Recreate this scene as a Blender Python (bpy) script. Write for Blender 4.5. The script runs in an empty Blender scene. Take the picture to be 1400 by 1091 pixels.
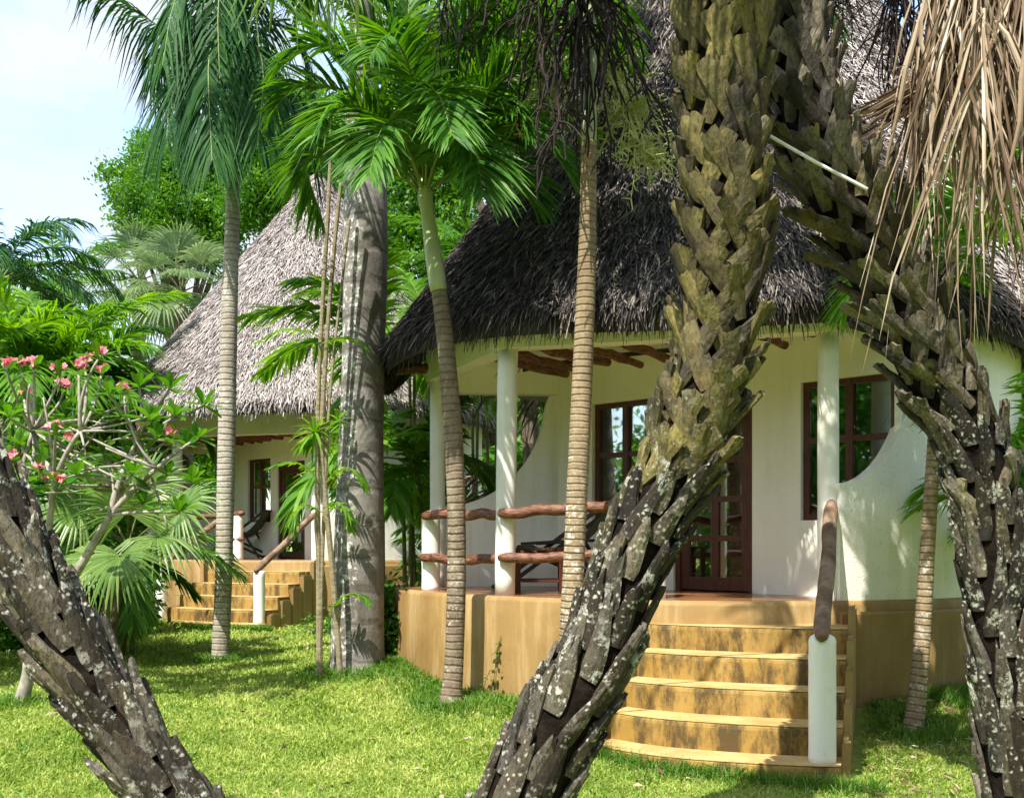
import bpy, math, random
import numpy as np
from mathutils import Vector, noise as mnoise
PI = math.pi
C = bpy.context.scene.collection
S = bpy.context.scene
rng = np.random.default_rng(7)
random.seed(7)

# ------------------------------------------------------------------ camera geometry
CAMZ, F, CX, HY = 1.70, 1400.0, 700.0, 740.0
def P(px, py, Y):
    return np.array([(px - CX) * Y / F, Y, CAMZ + (HY - py) * Y / F])
def sst(a, b, x):
    t = np.clip((x - a) / (b - a), 0, 1); return t * t * (3 - 2 * t)
def gz(x, y):
    x = np.asarray(x, float); y = np.asarray(y, float)
    z = 0.17 * sst(6.6, 10.0, y)
    z = z + 0.22 * np.exp(-((x - 3.6) ** 2 + (y - 9.3) ** 2) / (2 * 0.9 ** 2))
    z = z + 0.18 * np.exp(-((x + 1.1) ** 2 + (y - 11.3) ** 2) / (2 * 0.9 ** 2))
    z = z + 0.10 * sst(14, 22, y)
    z = z + 0.025 * np.sin(x * 1.3 + 0.5) * np.sin(y * 0.9)
    return z
def ground_px(px, Y):
    x = (px - CX) * Y / F
    return np.array([x, Y, float(gz(x, Y))])

# ------------------------------------------------------------------ mesh builder
class MB:
    def __init__(s): s.V = []; s.Fq = []; s.n = 0; s.A = []
    def add(s, v, faces, a=None):
        v = np.asarray(v, float).reshape(-1, 3)
        s.V.append(v)
        s.A.append(np.zeros(len(v)) if a is None else np.asarray(a, float).reshape(-1))
        f = np.asarray(faces, np.int64)
        if f.size: s.Fq.append(f + s.n)
        s.n += len(v)
    def ribbons(s, Pc, W, fold=None, a=None):
        """Pc (N,K,3) centre lines, W (N,K,3) half width vectors, fold (N,K,3) offset of a middle line"""
        N, K, _ = Pc.shape
        if fold is None:
            v = np.stack([Pc - W, Pc + W], 2); m = 2
        else:
            v = np.stack([Pc - W, Pc + fold, Pc + W], 2); m = 3
        base = (np.arange(N) * K * m)[:, None, None] + (np.arange(K - 1) * m)[None, :, None] + np.arange(m - 1)[None, None, :]
        f = np.stack([base, base + 1, base + m + 1, base + m], -1).reshape(-1, 4)
        s.add(v, f, None if a is None else np.repeat(np.asarray(a), K * m))
    def tube(s, pts, rad, n=8, cap=True, wob=0.0, a0=0.0, squash=None):
        pts = np.asarray(pts, float); K = len(pts)
        rad = np.broadcast_to(np.asarray(rad, float), (K,))
        T, U, Bn = frames(pts)
        th = np.linspace(0, 2 * PI, n, endpoint=False)
        ring = np.cos(th)[None, :, None] * U[:, None] + np.sin(th)[None, :, None] * Bn[:, None]
        rr = rad[:, None] * (1 + wob * rng.normal(size=(K, n)))
        v = pts[:, None] + ring * rr[..., None]
        i = np.arange(K - 1)[:, None] * n; j = np.arange(n)[None]; j2 = (j + 1) % n
        f = np.stack([i + j, i + j2, i + n + j2, i + n + j], -1).reshape(-1, 4)
        seg = np.r_[0, np.cumsum(np.linalg.norm(np.diff(pts, axis=0), axis=1))] + a0
        st = s.n
        s.add(v, f, np.repeat(seg, n))
        if cap:
            s.V.append(pts[[0, -1]]); s.A.append(np.array([seg[0], seg[-1]]))
            c0, c1 = s.n, s.n + 1; s.n += 2
            jj = np.arange(n); jn = (jj + 1) % n
            s.Fq.append(np.stack([np.full(n, c0), st + jn, st + jj], -1))
            o = st + (K - 1) * n
            s.Fq.append(np.stack([np.full(n, c1), o + jj, o + jn], -1))
    def box(s, c, ax, ay, az):
        """box centred c with half-axis vectors"""
        c, ax, ay, az = (np.asarray(q, float) for q in (c, ax, ay, az))
        sg = [(-1, -1, -1), (1, -1, -1), (1, 1, -1), (-1, 1, -1), (-1, -1, 1), (1, -1, 1), (1, 1, 1), (-1, 1, 1)]
        v = [c + a * ax + b * ay + d * az for a, b, d in sg]
        s.add(v, [(0, 3, 2, 1), (4, 5, 6, 7), (0, 1, 5, 4), (1, 2, 6, 5), (2, 3, 7, 6), (3, 0, 4, 7)])
    def prism(s, poly, z0, z1):
        poly = np.asarray(poly, float); n = len(poly)
        v = np.r_[np.c_[poly, np.full(n, z0)], np.c_[poly, np.full(n, z1)]]
        i = np.arange(n); j = (i + 1) % n
        st = s.n
        s.add(v, np.stack([i, j, n + j, n + i], -1))
        s.ngons = getattr(s, 'ngons', []) + [[st + n + k for k in range(n)], [st + k for k in range(n)][::-1]]
    def build(s, name, mat=None, parent=None, smooth=False, attr=False):
        me = bpy.data.meshes.new(name)
        V = np.concatenate(s.V); fl = []
        tri = [f for f in s.Fq if f.shape[1] == 3]; quad = [f for f in s.Fq if f.shape[1] == 4]
        loops = []; tot = []
        if quad:
            q = np.concatenate(quad); loops.append(q.reshape(-1)); tot.append(np.full(len(q), 4))
        if tri:
            t = np.concatenate(tri); loops.append(t.reshape(-1)); tot.append(np.full(len(t), 3))
        for g in getattr(s, 'ngons', []):
            loops.append(np.array(g)); tot.append(np.array([len(g)]))
        loops = np.concatenate(loops); tot = np.concatenate(tot)
        me.vertices.add(len(V)); me.vertices.foreach_set('co', V.reshape(-1).astype(np.float32))
        me.loops.add(len(loops)); me.loops.foreach_set('vertex_index', loops.astype(np.int32))
        me.polygons.add(len(tot))
        me.polygons.foreach_set('loop_start', np.r_[0, np.cumsum(tot)[:-1]].astype(np.int32))
        me.polygons.foreach_set('loop_total', tot.astype(np.int32))
        me.polygons.foreach_set('use_smooth', np.full(len(tot), bool(smooth)))
        if attr:
            at = me.attributes.new('along', 'FLOAT', 'POINT')
            at.data.foreach_set('value', np.concatenate(s.A).astype(np.float32))
        me.update(calc_edges=True); me.validate()
        o = bpy.data.objects.new(name, me); C.objects.link(o)
        if mat: me.materials.append(mat)
        if parent is not None:
            o.parent = parent
            o.matrix_parent_inverse = parent.matrix_world.inverted() if False else o.matrix_parent_inverse
            # vertices are written in world space: shift to the parent's frame
            L = parent_loc(parent)
            if L.any():
                co = (V - L).reshape(-1).astype(np.float32)
                me.vertices.foreach_set('co', co); me.update()
        return o
def parent_loc(p):
    L = np.zeros(3)
    while p is not None:
        L += np.array(p.location); p = p.parent
    return L
def nrm(v):
    v = np.asarray(v, float); return v / np.maximum(np.linalg.norm(v, axis=-1, keepdims=True), 1e-9)
def frames(pts):
    T = np.gradient(pts, axis=0); T = nrm(T)
    u = np.cross(T[0], [0.3, 0.9, 0.1]);
    if np.linalg.norm(u) < 1e-3: u = np.cross(T[0], [1, 0, 0])
    U = [nrm(u)]
    for k in range(1, len(pts)):
        w = U[-1] - T[k] * np.dot(U[-1], T[k]); U.append(nrm(w))
    U = np.array(U); return T, U, np.cross(T, U)
def bez(ctrl, n):
    ctrl = [np.asarray(c, float) for c in ctrl]
    t = np.linspace(0, 1, n)[:, None]
    while len(ctrl) > 1: ctrl = [a * (1 - t) + b * t for a, b in zip(ctrl[:-1], ctrl[1:])]
    return ctrl[0]
def spline(pts, n):
    """Catmull-Rom through the points (any number of columns)"""
    p = np.asarray(pts, float); p = np.vstack([2 * p[0] - p[1], p, 2 * p[-1] - p[-2]])
    m = len(p) - 3; out = []
    for q in np.linspace(0, m - 1e-6, n):
        i = int(q); t = q - i; a, b, c, d = p[i:i + 4]
        out.append(.5 * (2 * b + (c - a) * t + (2 * a - 5 * b + 4 * c - d) * t * t + (3 * b - a - 3 * c + d) * t ** 3))
    return np.array(out)

def thing(name, label, cat, loc=(0, 0, 0), group=None):
    o = bpy.data.objects.new(name, None); C.objects.link(o)
    o.location = loc; o['label'] = label; o['category'] = cat
    o.empty_display_size = .2
    if group: o['group'] = group
    return o
def tag(o, label, cat, group=None, kind=None):
    o['label'] = label; o['category'] = cat
    if group: o['group'] = group
    if kind: o['kind'] = kind
    return o

# ------------------------------------------------------------------ materials
class NT:
    def __init__(s, name):
        s.m = bpy.data.materials.new(name); s.m.use_nodes = True
        s.t = s.m.node_tree; s.b = s.t.nodes['Principled BSDF']; s.out = s.t.nodes['Material Output']
    def n(s, typ, **kw):
        k = s.t.nodes.new(typ)
        for a, b in kw.items():
            if hasattr(k, a): setattr(k, a, b)
            else: k.inputs[a].default_value = b
        return k
    def l(s, a, b): s.t.links.new(a, b)
    def noise(s, scale, detail=4, rough=.55, coord='Object', vec=None, stretch=None):
        if vec is None:
            tc = s.n('ShaderNodeTexCoord'); vec = tc.outputs[coord]
        if stretch is not None:
            mp = s.n('ShaderNodeMapping'); mp.inputs['Scale'].default_value = stretch
            s.l(vec, mp.inputs['Vector']); vec = mp.outputs[0]
        k = s.n('ShaderNodeTexNoise'); k.inputs['Scale'].default_value = scale
        k.inputs['Detail'].default_value = detail; k.inputs['Roughness'].default_value = rough
        s.l(vec, k.inputs['Vector']); return k.outputs['Fac']
    def ramp(s, fac, stops):
        r = s.n('ShaderNodeValToRGB'); e = r.color_ramp.elements
        while len(e) < len(stops): e.new(.5)
        for k, (p, c) in zip(e, stops):
            k.position = p; k.color = (*c, 1) if len(c) == 3 else c
        s.l(fac, r.inputs[0]); return r.outputs[0]
    def thr(s, fac, a, b, inv=False):
        r = s.n('ShaderNodeMapRange'); r.inputs['From Min'].default_value = a; r.inputs['From Max'].default_value = b
        r.inputs['To Min'].default_value = 1.0 if inv else 0.0; r.inputs['To Max'].default_value = 0.0 if inv else 1.0
        s.l(fac, r.inputs[0]); return r.outputs[0]
    def mix(s, fac, a, b, mode='MIX'):
        k = s.n('ShaderNodeMix'); k.data_type = 'RGBA'; k.blend_type = mode
        for v, i in ((fac, 0), (a, 6), (b, 7)):
            if hasattr(v, 'is_linked'): s.l(v, k.inputs[i])
            elif i == 0: k.inputs[0].default_value = v
            else: k.inputs[i].default_value = (*v, 1)
        return k.outputs[2]
    def math(s, op, a, b=None):
        k = s.n('ShaderNodeMath', operation=op)
        for i, v in enumerate((a, b)):
            if v is None: continue
            if hasattr(v, 'is_linked'): s.l(v, k.inputs[i])
            else: k.inputs[i].default_value = v
        return k.outputs[0]
    def isl(s):
        return s.n('ShaderNodeNewGeometry').outputs['Random Per Island']
    def along(s):
        k = s.n('ShaderNodeAttribute'); k.attribute_name = 'along'; return k.outputs['Fac']
    def bump(s, fac, strength=.3, dist=.02):
        k = s.n('ShaderNodeBump'); k.inputs['Strength'].default_value = strength; k.inputs['Distance'].default_value = dist
        s.l(fac, k.inputs['Height']); s.l(k.outputs[0], s.b.inputs['Normal'])
    def done(s, col=None, rough=.7, spec=.3):
        if col is not None:
            if hasattr(col, 'is_linked'): s.l(col, s.b.inputs['Base Color'])
            else: s.b.inputs['Base Color'].default_value = (*col, 1)
        s.b.inputs['Roughness'].default_value = rough
        s.b.inputs['Specular IOR Level'].default_value = spec
        return s.m

def leaf_mat(name, stops, transl=.35, rough=.45, spec=.35, tcol=None):
    m = NT(name)
    r = m.isl(); nz = m.noise(1.3, 2)
    fac = m.math('ADD', m.math('MULTIPLY', r, .65), m.math('MULTIPLY', m.thr(nz, .3, .7), .35))
    col = m.ramp(fac, stops)
    m.done(col, rough, spec)
    tr = m.n('ShaderNodeBsdfTranslucent')
    hs = m.n('ShaderNodeHueSaturation'); hs.inputs['Hue'].default_value = .485; hs.inputs['Saturation'].default_value = 1.1; hs.inputs['Value'].default_value = 1.7
    m.l(col, hs.inputs['Color']); m.l(hs.outputs[0], tr.inputs['Color'])
    mx = m.n('ShaderNodeMixShader'); mx.inputs[0].default_value = transl
    m.l(m.b.outputs[0], mx.inputs[1]); m.l(tr.outputs[0], mx.inputs[2]); m.l(mx.outputs[0], m.out.inputs[0])
    return m.m
L_palm = leaf_mat('palm_green', [(0, (.022, .082, .012)), (.45, (.052, .165, .017)), (.8, (.105, .255, .024)), (1, (.19, .31, .045))])
L_deep = leaf_mat('palm_deep_green', [(0, (.012, .046, .018)), (.5, (.020, .085, .018)), (.9, (.042, .13, .020)), (1, (.085, .17, .03))], .2, .55, .15)
L_lime = leaf_mat('palm_lime_green', [(0, (.045, .145, .012)), (.5, (.10, .255, .018)), (1, (.21, .37, .045))], .45)
L_fan = leaf_mat('fan_palm_green', [(0, (.07, .16, .03)), (.5, (.14, .25, .05)), (1, (.28, .36, .12))], .35, .4, .4)
L_grey = leaf_mat('silvery_palm_green', [(0, (.08, .15, .06)), (.5, (.14, .22, .09)), (1, (.24, .29, .15))], .35)
L_tree = leaf_mat('tree_leaf_green', [(0, (.030, .115, .008)), (.5, (.065, .20, .014)), (1, (.14, .30, .025))], .4)
L_frang = leaf_mat('frangipani_leaf_green', [(0, (.035, .13, .015)), (.5, (.07, .21, .02)), (1, (.14, .30, .04))], .38, .35, .45)
L_shrub = leaf_mat('shrub_green', [(0, (.028, .10, .012)), (.6, (.070, .20, .018)), (1, (.14, .29, .04))], .35)
L_dry = leaf_mat('dry_leaf_brown', [(0, (.030, .018, .011)), (.35, (.11, .07, .042)), (.6, (.27, .195, .125)), (.85, (.50, .41, .30)), (1, (.74, .69, .59))], .10, .7, .15)
L_flower = leaf_mat('pink_petals', [(0, (.66, .16, .19)), (.5, (.76, .28, .33)), (1, (.84, .50, .50))], .35, .5, .2)
L_spray = leaf_mat('pale_flower_spray', [(0, (.38, .42, .17)), (.6, (.55, .58, .28)), (1, (.70, .68, .42))], .3, .6, .2)
L_grass = leaf_mat('grass_blade', [(0, (.085, .165, .025)), (.3, (.18, .285, .045)), (.6, (.32, .42, .085)), (.85, (.50, .53, .18)), (1, (.66, .60, .32))], .35, .55, .2)
L_tuft = leaf_mat('tuft_blade', [(0, (.04, .12, .014)), (.6, (.11, .24, .03)), (1, (.26, .36, .09))], .35, .5, .25)

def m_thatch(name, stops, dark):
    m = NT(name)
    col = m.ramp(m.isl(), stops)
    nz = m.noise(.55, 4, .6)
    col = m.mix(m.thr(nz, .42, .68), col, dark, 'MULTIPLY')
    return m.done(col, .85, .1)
M_thatch_dark = m_thatch('dark_shaded_thatch', [(0, (.016, .014, .015)), (.45, (.055, .048, .048)), (.8, (.15, .13, .118)), (1, (.38, .33, .27))], (.60, .58, .60))  # aged thatch, darkened further to hold the tree shade in its colour
M_thatch_pale = m_thatch('pale_sunlit_thatch', [(0, (.085, .070, .064)), (.35, (.29, .25, .235)), (.75, (.47, .425, .395)), (1, (.68, .64, .59))], (.80, .78, .80))  # paler copy of the thatch, with sunlight put into the colour
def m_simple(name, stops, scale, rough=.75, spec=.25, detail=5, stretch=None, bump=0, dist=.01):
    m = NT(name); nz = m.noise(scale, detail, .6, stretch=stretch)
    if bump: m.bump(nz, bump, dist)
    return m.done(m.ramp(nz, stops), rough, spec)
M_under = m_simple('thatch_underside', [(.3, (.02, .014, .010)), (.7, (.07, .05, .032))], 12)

def m_plaster(name, base, dirt, grit):
    m = NT(name)
    nz = m.noise(1.1, 6, .65); drip = m.noise(2.2, 5, .6, stretch=(3.0, 3.0, .25)); fine = m.noise(70, 3)
    f = m.math('MULTIPLY', m.thr(nz, .38, .68), m.thr(drip, .38, .62))
    col = m.mix(m.math('MULTIPLY', f, .75), base, dirt)
    sp = m.noise(14, 5, .75); col = m.mix(m.math('MULTIPLY', m.thr(sp, .60, .72), .35), col, tuple(.72 * q for q in dirt))
    if grit:
        vv = m.noise(38, 4, .7)
        col = m.mix(m.math('MULTIPLY', m.thr(vv, .60, .68), .45), col, (.30, .27, .18))
    m.bump(m.math('ADD', fine, m.math('MULTIPLY', m.noise(9, 4), .8)), .55 if grit else .18, .012)
    return m.done(col, .85, .15)
M_wall = m_plaster('cream_plaster', (.86, .84, .74), (.74, .70, .55), False)
M_white = m_plaster('white_limewash', (.86, .85, .80), (.64, .60, .46), False)
M_rough = m_plaster('rough_white_plaster', (.84, .82, .74), (.55, .52, .38), True)
def m_ochre(name, stain):
    m = NT(name)
    a = m.noise(.9, 6, .65); b = m.noise(2.0, 6, .7, stretch=(2.2, 2.2, .22)); c = m.noise(22, 5, .7)
    col = m.ramp(a, [(.25, (.20, .118, .036)), (.5, (.30, .19, .068)), (.75, (.40, .275, .12))])
    col = m.mix(m.math('MULTIPLY', m.thr(b, .5, .72), .6), col, (.56, .41, .22))
    col = m.mix(m.math('MULTIPLY', m.thr(b, .28, .46, True), .55), col, (.22, .12, .045))
    if stain:
        col = m.mix(.55, col, (.33, .20, .028))
        d = m.noise(3.2, 6, .75, stretch=(1.5, 1.5, .5))
        col = m.mix(m.math('MULTIPLY', m.thr(d, .46, .60), .88), col, (.055, .038, .016))
        col = m.mix(m.math('MULTIPLY', m.thr(c, .55, .70), .5), col, (.10, .07, .03))
    m.bump(c, .2, .01)
    return m.done(col, .62 if not stain else .75, .3)
M_ochre = m_ochre('ochre_render', False)
M_riser = m_ochre('stained_ochre_riser', True)
def m_tread():
    m = NT('worn_ochre_tread')
    a = m.noise(2.3, 6, .7); c = m.noise(16, 5, .7)
    col = m.ramp(a, [(.3, (.38, .25, .085)), (.5, (.52, .365, .15)), (.75, (.63, .48, .235))])
    col = m.mix(m.math('MULTIPLY', m.thr(c, .54, .72), .45), col, (.20, .12, .05))
    col = m.mix(m.math('MULTIPLY', m.thr(m.noise(5, 7, .8), .56, .64), .55), col, (.30, .24, .15))
    m.bump(m.math('ADD', c, m.noise(4, 5, .7)), .35, .012); return m.done(col, .7, .2)
M_tread = m_tread()
M_floor = m_simple('polished_red_ochre_floor', [(.3, (.22, .085, .035)), (.7, (.36, .17, .07))], 2.0, .22, .5)
M_log = m_simple('varnished_log', [(.34, (.055, .018, .010)), (.5, (.15, .058, .030)), (.72, (.30, .15, .085))], 3, .5, .35, 8, (5, 5, 22), .6, .012)
M_log_raw = m_simple('weathered_log', [(.28, (.085, .050, .032)), (.5, (.20, .125, .08)), (.72, (.38, .27, .19))], 6, .65, .25, 6, None, .5, .012)
M_frame = m_simple('dark_red_brown_timber', [(.3, (.050, .014, .008)), (.7, (.115, .036, .018))], 6, .4, .45, 5, (6, 6, 1))
M_dark = m_simple('dark_stained_timber', [(.3, (.022, .014, .010)), (.7, (.055, .034, .022))], 7, .5, .35)
M_canvas = m_simple('green_canvas', [(.3, (.07, .12, .085)), (.7, (.12, .18, .13))], 5, .85, .1)
M_curtain = m_simple('faded_curtain', [(.3, (.22, .21, .13)), (.7, (.42, .38, .26))], 3, .9, .1, 4, (12, 12, .4))
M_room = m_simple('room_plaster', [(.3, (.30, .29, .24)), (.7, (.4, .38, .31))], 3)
M_metal = m_simple('brushed_steel', [(.3, (.35, .34, .32)), (.7, (.5, .49, .46))], 9, .35, .5)
M_metal.node_tree.nodes['Principled BSDF'].inputs['Metallic'].default_value = .9
M_rope = m_simple('white_painted_rod', [(.3, (.62, .60, .56)), (.7, (.82, .80, .77))], 25)
def m_glass():
    m = NT('window_glass')
    t = m.n('ShaderNodeBsdfTransparent'); t.inputs[0].default_value = (.62, .66, .62, 1)
    g = m.n('ShaderNodeBsdfGlossy'); g.inputs['Roughness'].default_value = .02; g.inputs[0].default_value = (.9, .95, .95, 1)
    nz = m.noise(2.2, 2); bp = m.n('ShaderNodeBump'); bp.inputs['Strength'].default_value = .012; bp.inputs['Distance'].default_value = .02
    m.l(nz, bp.inputs['Height']); m.l(bp.outputs[0], g.inputs['Normal'])
    fr = m.n('ShaderNodeFresnel'); fr.inputs[0].default_value = 1.5
    mx = m.n('ShaderNodeMixShader'); k = m.math('ADD', m.math('MULTIPLY', fr.outputs[0], 1.6), .22)
    m.l(k, mx.inputs[0]); m.l(t.outputs[0], mx.inputs[1]); m.l(g.outputs[0], mx.inputs[2]); m.l(mx.outputs[0], m.out.inputs[0])
    return m.m
M_glass = m_glass()
def m_ground():
    m = NT('lawn_soil')
    a = m.noise(.7, 5, .6); b = m.noise(9, 5, .7); c = m.noise(60, 3, .7)
    col = m.ramp(b, [(.3, (.10, .16, .025)), (.55, (.22, .28, .055)), (.8, (.40, .38, .15))])
    col = m.mix(m.math('MULTIPLY', m.thr(a, .52, .68), .45), col, (.34, .30, .11))
    col = m.mix(m.math('MULTIPLY', m.thr(c, .5, .7), .4), col, (.06, .10, .015))
    m.bump(c, .6, .02); return m.done(col, .9, .1)
M_ground = m_ground()

def m_ring_trunk(name, base, pale, ring, freq, lich, lich_lo=None, ringw=.72, side=False):
    """palm trunk with leaf scar rings every 1/freq metres and pale lichen"""
    m = NT(name)
    al = m.along(); nz = m.noise(3.0, 4)
    w = m.math('ADD', m.math('MULTIPLY', al, 2 * PI * freq), m.math('MULTIPLY', nz, 4.0))
    sn = m.math('SINE', w)
    fine = m.noise(28, 5, .7, stretch=(1, 1, .6)); big = m.noise(1.7, 5, .65)
    col = m.mix(m.thr(big, .35, .65), base, pale)
    col = m.mix(m.math('MULTIPLY', m.thr(fine, .45, .7), .5), col, tuple(.55 * q for q in base))
    col = m.mix(m.math('MULTIPLY', m.thr(sn, ringw, 1.0), m.math('MULTIPLY', m.thr(m.noise(6, 4, .7), .30, .62), .9)), col, ring)
    col = m.mix(m.math('MULTIPLY', m.thr(m.noise(2.2, 5, .7, stretch=(1.5, 1.5, .35)), .54, .70), .55), col, tuple(.45 * q for q in base))
    if lich:
        v = m.noise(16, 6, .75); bl = m.noise(2.6, 4, .6)
        lm = m.math('MULTIPLY', m.thr(v, .52, .58), m.thr(bl, *lich))
        if lich_lo is not None: lm = m.math('MULTIPLY', lm, m.thr(al, lich_lo[0], lich_lo[1], lich_lo[2]))
        if side:
            gn = m.n('ShaderNodeNewGeometry'); sx = m.n('ShaderNodeSeparateXYZ'); m.l(gn.outputs['Normal'], sx.inputs[0])
            lm = m.math('MULTIPLY', lm, m.thr(m.math('ADD', sx.outputs[0], m.math('MULTIPLY', m.noise(1.3, 5, .7), 1.3)), .45, .75, True))
        lm = m.math('MULTIPLY', lm, m.thr(sn, .55, .95, True))
        col = m.mix(lm, col, (.62, .62, .55))
    m.bump(m.math('ADD', fine, m.math('MULTIPLY', m.thr(sn, .3, 1.0), -1.2)), .6, .012)
    return m.done(col, .85, .12)
M_royal = m_ring_trunk('royal_palm_bark', (.125, .110, .095), (.27, .25, .225), (.085, .072, .058), 2.7, (.22, .38), ringw=.94, side=True)
M_slim = m_ring_trunk('pale_ringed_bark', (.33, .285, .225), (.46, .42, .35), (.12, .09, .065), 13, (.48, .62))
M_xmas = m_ring_trunk('brown_ringed_bark', (.15, .105, .07), (.31, .25, .18), (.075, .05, .03), 14, (.46, .60), (2.6, 1.2, False))
M_tall = m_ring_trunk('tan_ringed_bark', (.24, .175, .105), (.38, .29, .185), (.085, .058, .034), 17, (.42, .56), (2.9, 1.9, False))
M_shaft = m_simple('green_crownshaft', [(.3, (.34, .40, .20)), (.7, (.58, .58, .38))], 2.5, .4, .4, 4, (4, 4, .5))
M_stem = m_simple('thin_green_stem', [(.3, (.07, .09, .03)), (.7, (.19, .19, .08))], 9, .7)
M_cane = m_simple('grey_cane', [(.3, (.15, .12, .07)), (.7, (.34, .29, .19))], 16, .8, .2, 5, (1, 1, 3))
M_frangbark = m_simple('frangipani_bark', [(.3, (.18, .16, .12)), (.7, (.44, .41, .35))], 12, .8)
M_bark = m_simple('tree_bark', [(.3, (.07, .05, .035)), (.7, (.19, .15, .11))], 8, .9)
M_rachis = m_simple('frond_rib', [(.3, (.12, .18, .04)), (.7, (.26, .30, .09))], 4, .5)
M_deadstring = m_simple('dead_flower_stalk', [(.3, (.012, .007, .007)), (.6, (.032, .021, .019)), (.85, (.11, .078, .06))], 7, .8)
def m_boot(name, lich, moss, tone=1.0):
    m = NT(name)
    r = m.isl(); nz = m.noise(7, 6, .7); fine = m.noise(55, 4, .7, stretch=(1, 1, .35)); big = m.noise(1.2, 3)
    grey = m.ramp(r, [(0, (.045, .038, .028)), (.5, (.10, .088, .070)), (.85, (.19, .175, .15)), (1, (.30, .285, .25))])
    mos = m.ramp(nz, [(.28, (.034, .031, .013)), (.5, (.108, .095, .031)), (.72, (.24, .21, .080))])
    col = m.mix(m.math('MULTIPLY', m.thr(m.math('ADD', big, m.math('MULTIPLY', r, .35)), .75 - moss * .5, .95 - moss * .5), .92), grey, mos)
    col = m.mix(m.math('MULTIPLY', m.thr(fine, .46, .66), .75), col, (.026, .021, .014))
    rv = m.n('ShaderNodeMath', operation='FRACT'); m.l(m.math('MULTIPLY', r, 7.31), rv.inputs[0])
    col = m.mix(1.0, col, m.ramp(rv.outputs[0], [(0, (.42, .42, .44)), (.5, (.9, .9, .9)), (1, (1.45, 1.4, 1.3))]), 'MULTIPLY')
    col = m.mix(1.0, col, (tone, tone * .96, tone * .90), 'MULTIPLY')
    dk = m.noise(3.5, 5, .7)
    col = m.mix(m.math('MULTIPLY', m.thr(dk, .50, .64), .8), col, (.018, .017, .016))
    if lich:
        vo = m.n('ShaderNodeTexVoronoi'); vo.inputs['Scale'].default_value = 30; vo.inputs['Randomness'].default_value = 1
        tc = m.n('ShaderNodeTexCoord'); nz3 = m.n('ShaderNodeTexNoise'); nz3.inputs['Scale'].default_value = 26; nz3.inputs['Detail'].default_value = 4
        m.l(tc.outputs['Object'], nz3.inputs['Vector']); vm = m.n('ShaderNodeVectorMath', operation='SCALE'); m.l(nz3.outputs['Color'], vm.inputs[0]); vm.inputs['Scale'].default_value = .045
        va = m.n('ShaderNodeVectorMath', operation='ADD'); m.l(tc.outputs['Object'], va.inputs[0]); m.l(vm.outputs[0], va.inputs[1]); m.l(va.outputs[0], vo.inputs['Vector'])
        spot = m.math('MULTIPLY', m.thr(vo.outputs['Distance'], .14, .38, True), m.thr(m.noise(5, 3), .44, .56))
        pat = m.math('MULTIPLY', m.thr(m.noise(11, 6, .75), .55, .60), m.thr(m.noise(2.4, 3), .44, .60))
        lm = m.math('MAXIMUM', spot, pat)
        lm = m.math('MULTIPLY', lm, m.thr(m.along(), lich[0], lich[1], True))
        col = m.mix(m.math('MULTIPLY', lm, .82), col, (.52, .53, .44))
    m.bump(m.math('ADD', fine, nz), .7, .015)
    return m.done(col, .85, .15)
M_boot = m_boot('mossy_leaf_base_bark', (1.3, 3.3), .56, 1.40)
M_boot_grey = m_boot('grey_leaf_base_bark', (1.6, 3.0), .10, 1.35)
M_boot_low = m_boot('lichened_leaf_base_bark', (8, 9), .0, .72)
M_core = m_simple('gap_shade_core', [(.3, (.004, .003, .003)), (.7, (.020, .015, .011))], 14, .95, .05, bump=.8, dist=.03)  # painted near black so gaps between leaf bases read as shade

# ------------------------------------------------------------------ ground
def axis(lo, hi, dlo, dhi, step, far):
    a = np.arange(dlo, dhi + 1e-6, step)
    l = dlo - np.geomspace(step, dlo - lo, far)[::-1]; h = dhi + np.geomspace(step, hi - dhi, far)
    return np.r_[l, a, h]
gx = axis(-600, 600, -9, 9, .25, 22); gy = axis(-200, 900, 3, 24, .25, 22)
X, Y = np.meshgrid(gx, gy)
mb = MB(); nx, ny = len(gx), len(gy)
i = np.arange(ny - 1)[:, None] * nx; j = np.arange(nx - 1)[None]
mb.add(np.stack([X, Y, gz(X, Y)], -1), np.stack([i + j, i + j + 1, i + nx + j + 1, i + nx + j], -1).reshape(-1, 4))
g = mb.build('lawn_ground', M_ground, smooth=True); g['kind'] = 'structure'

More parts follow.
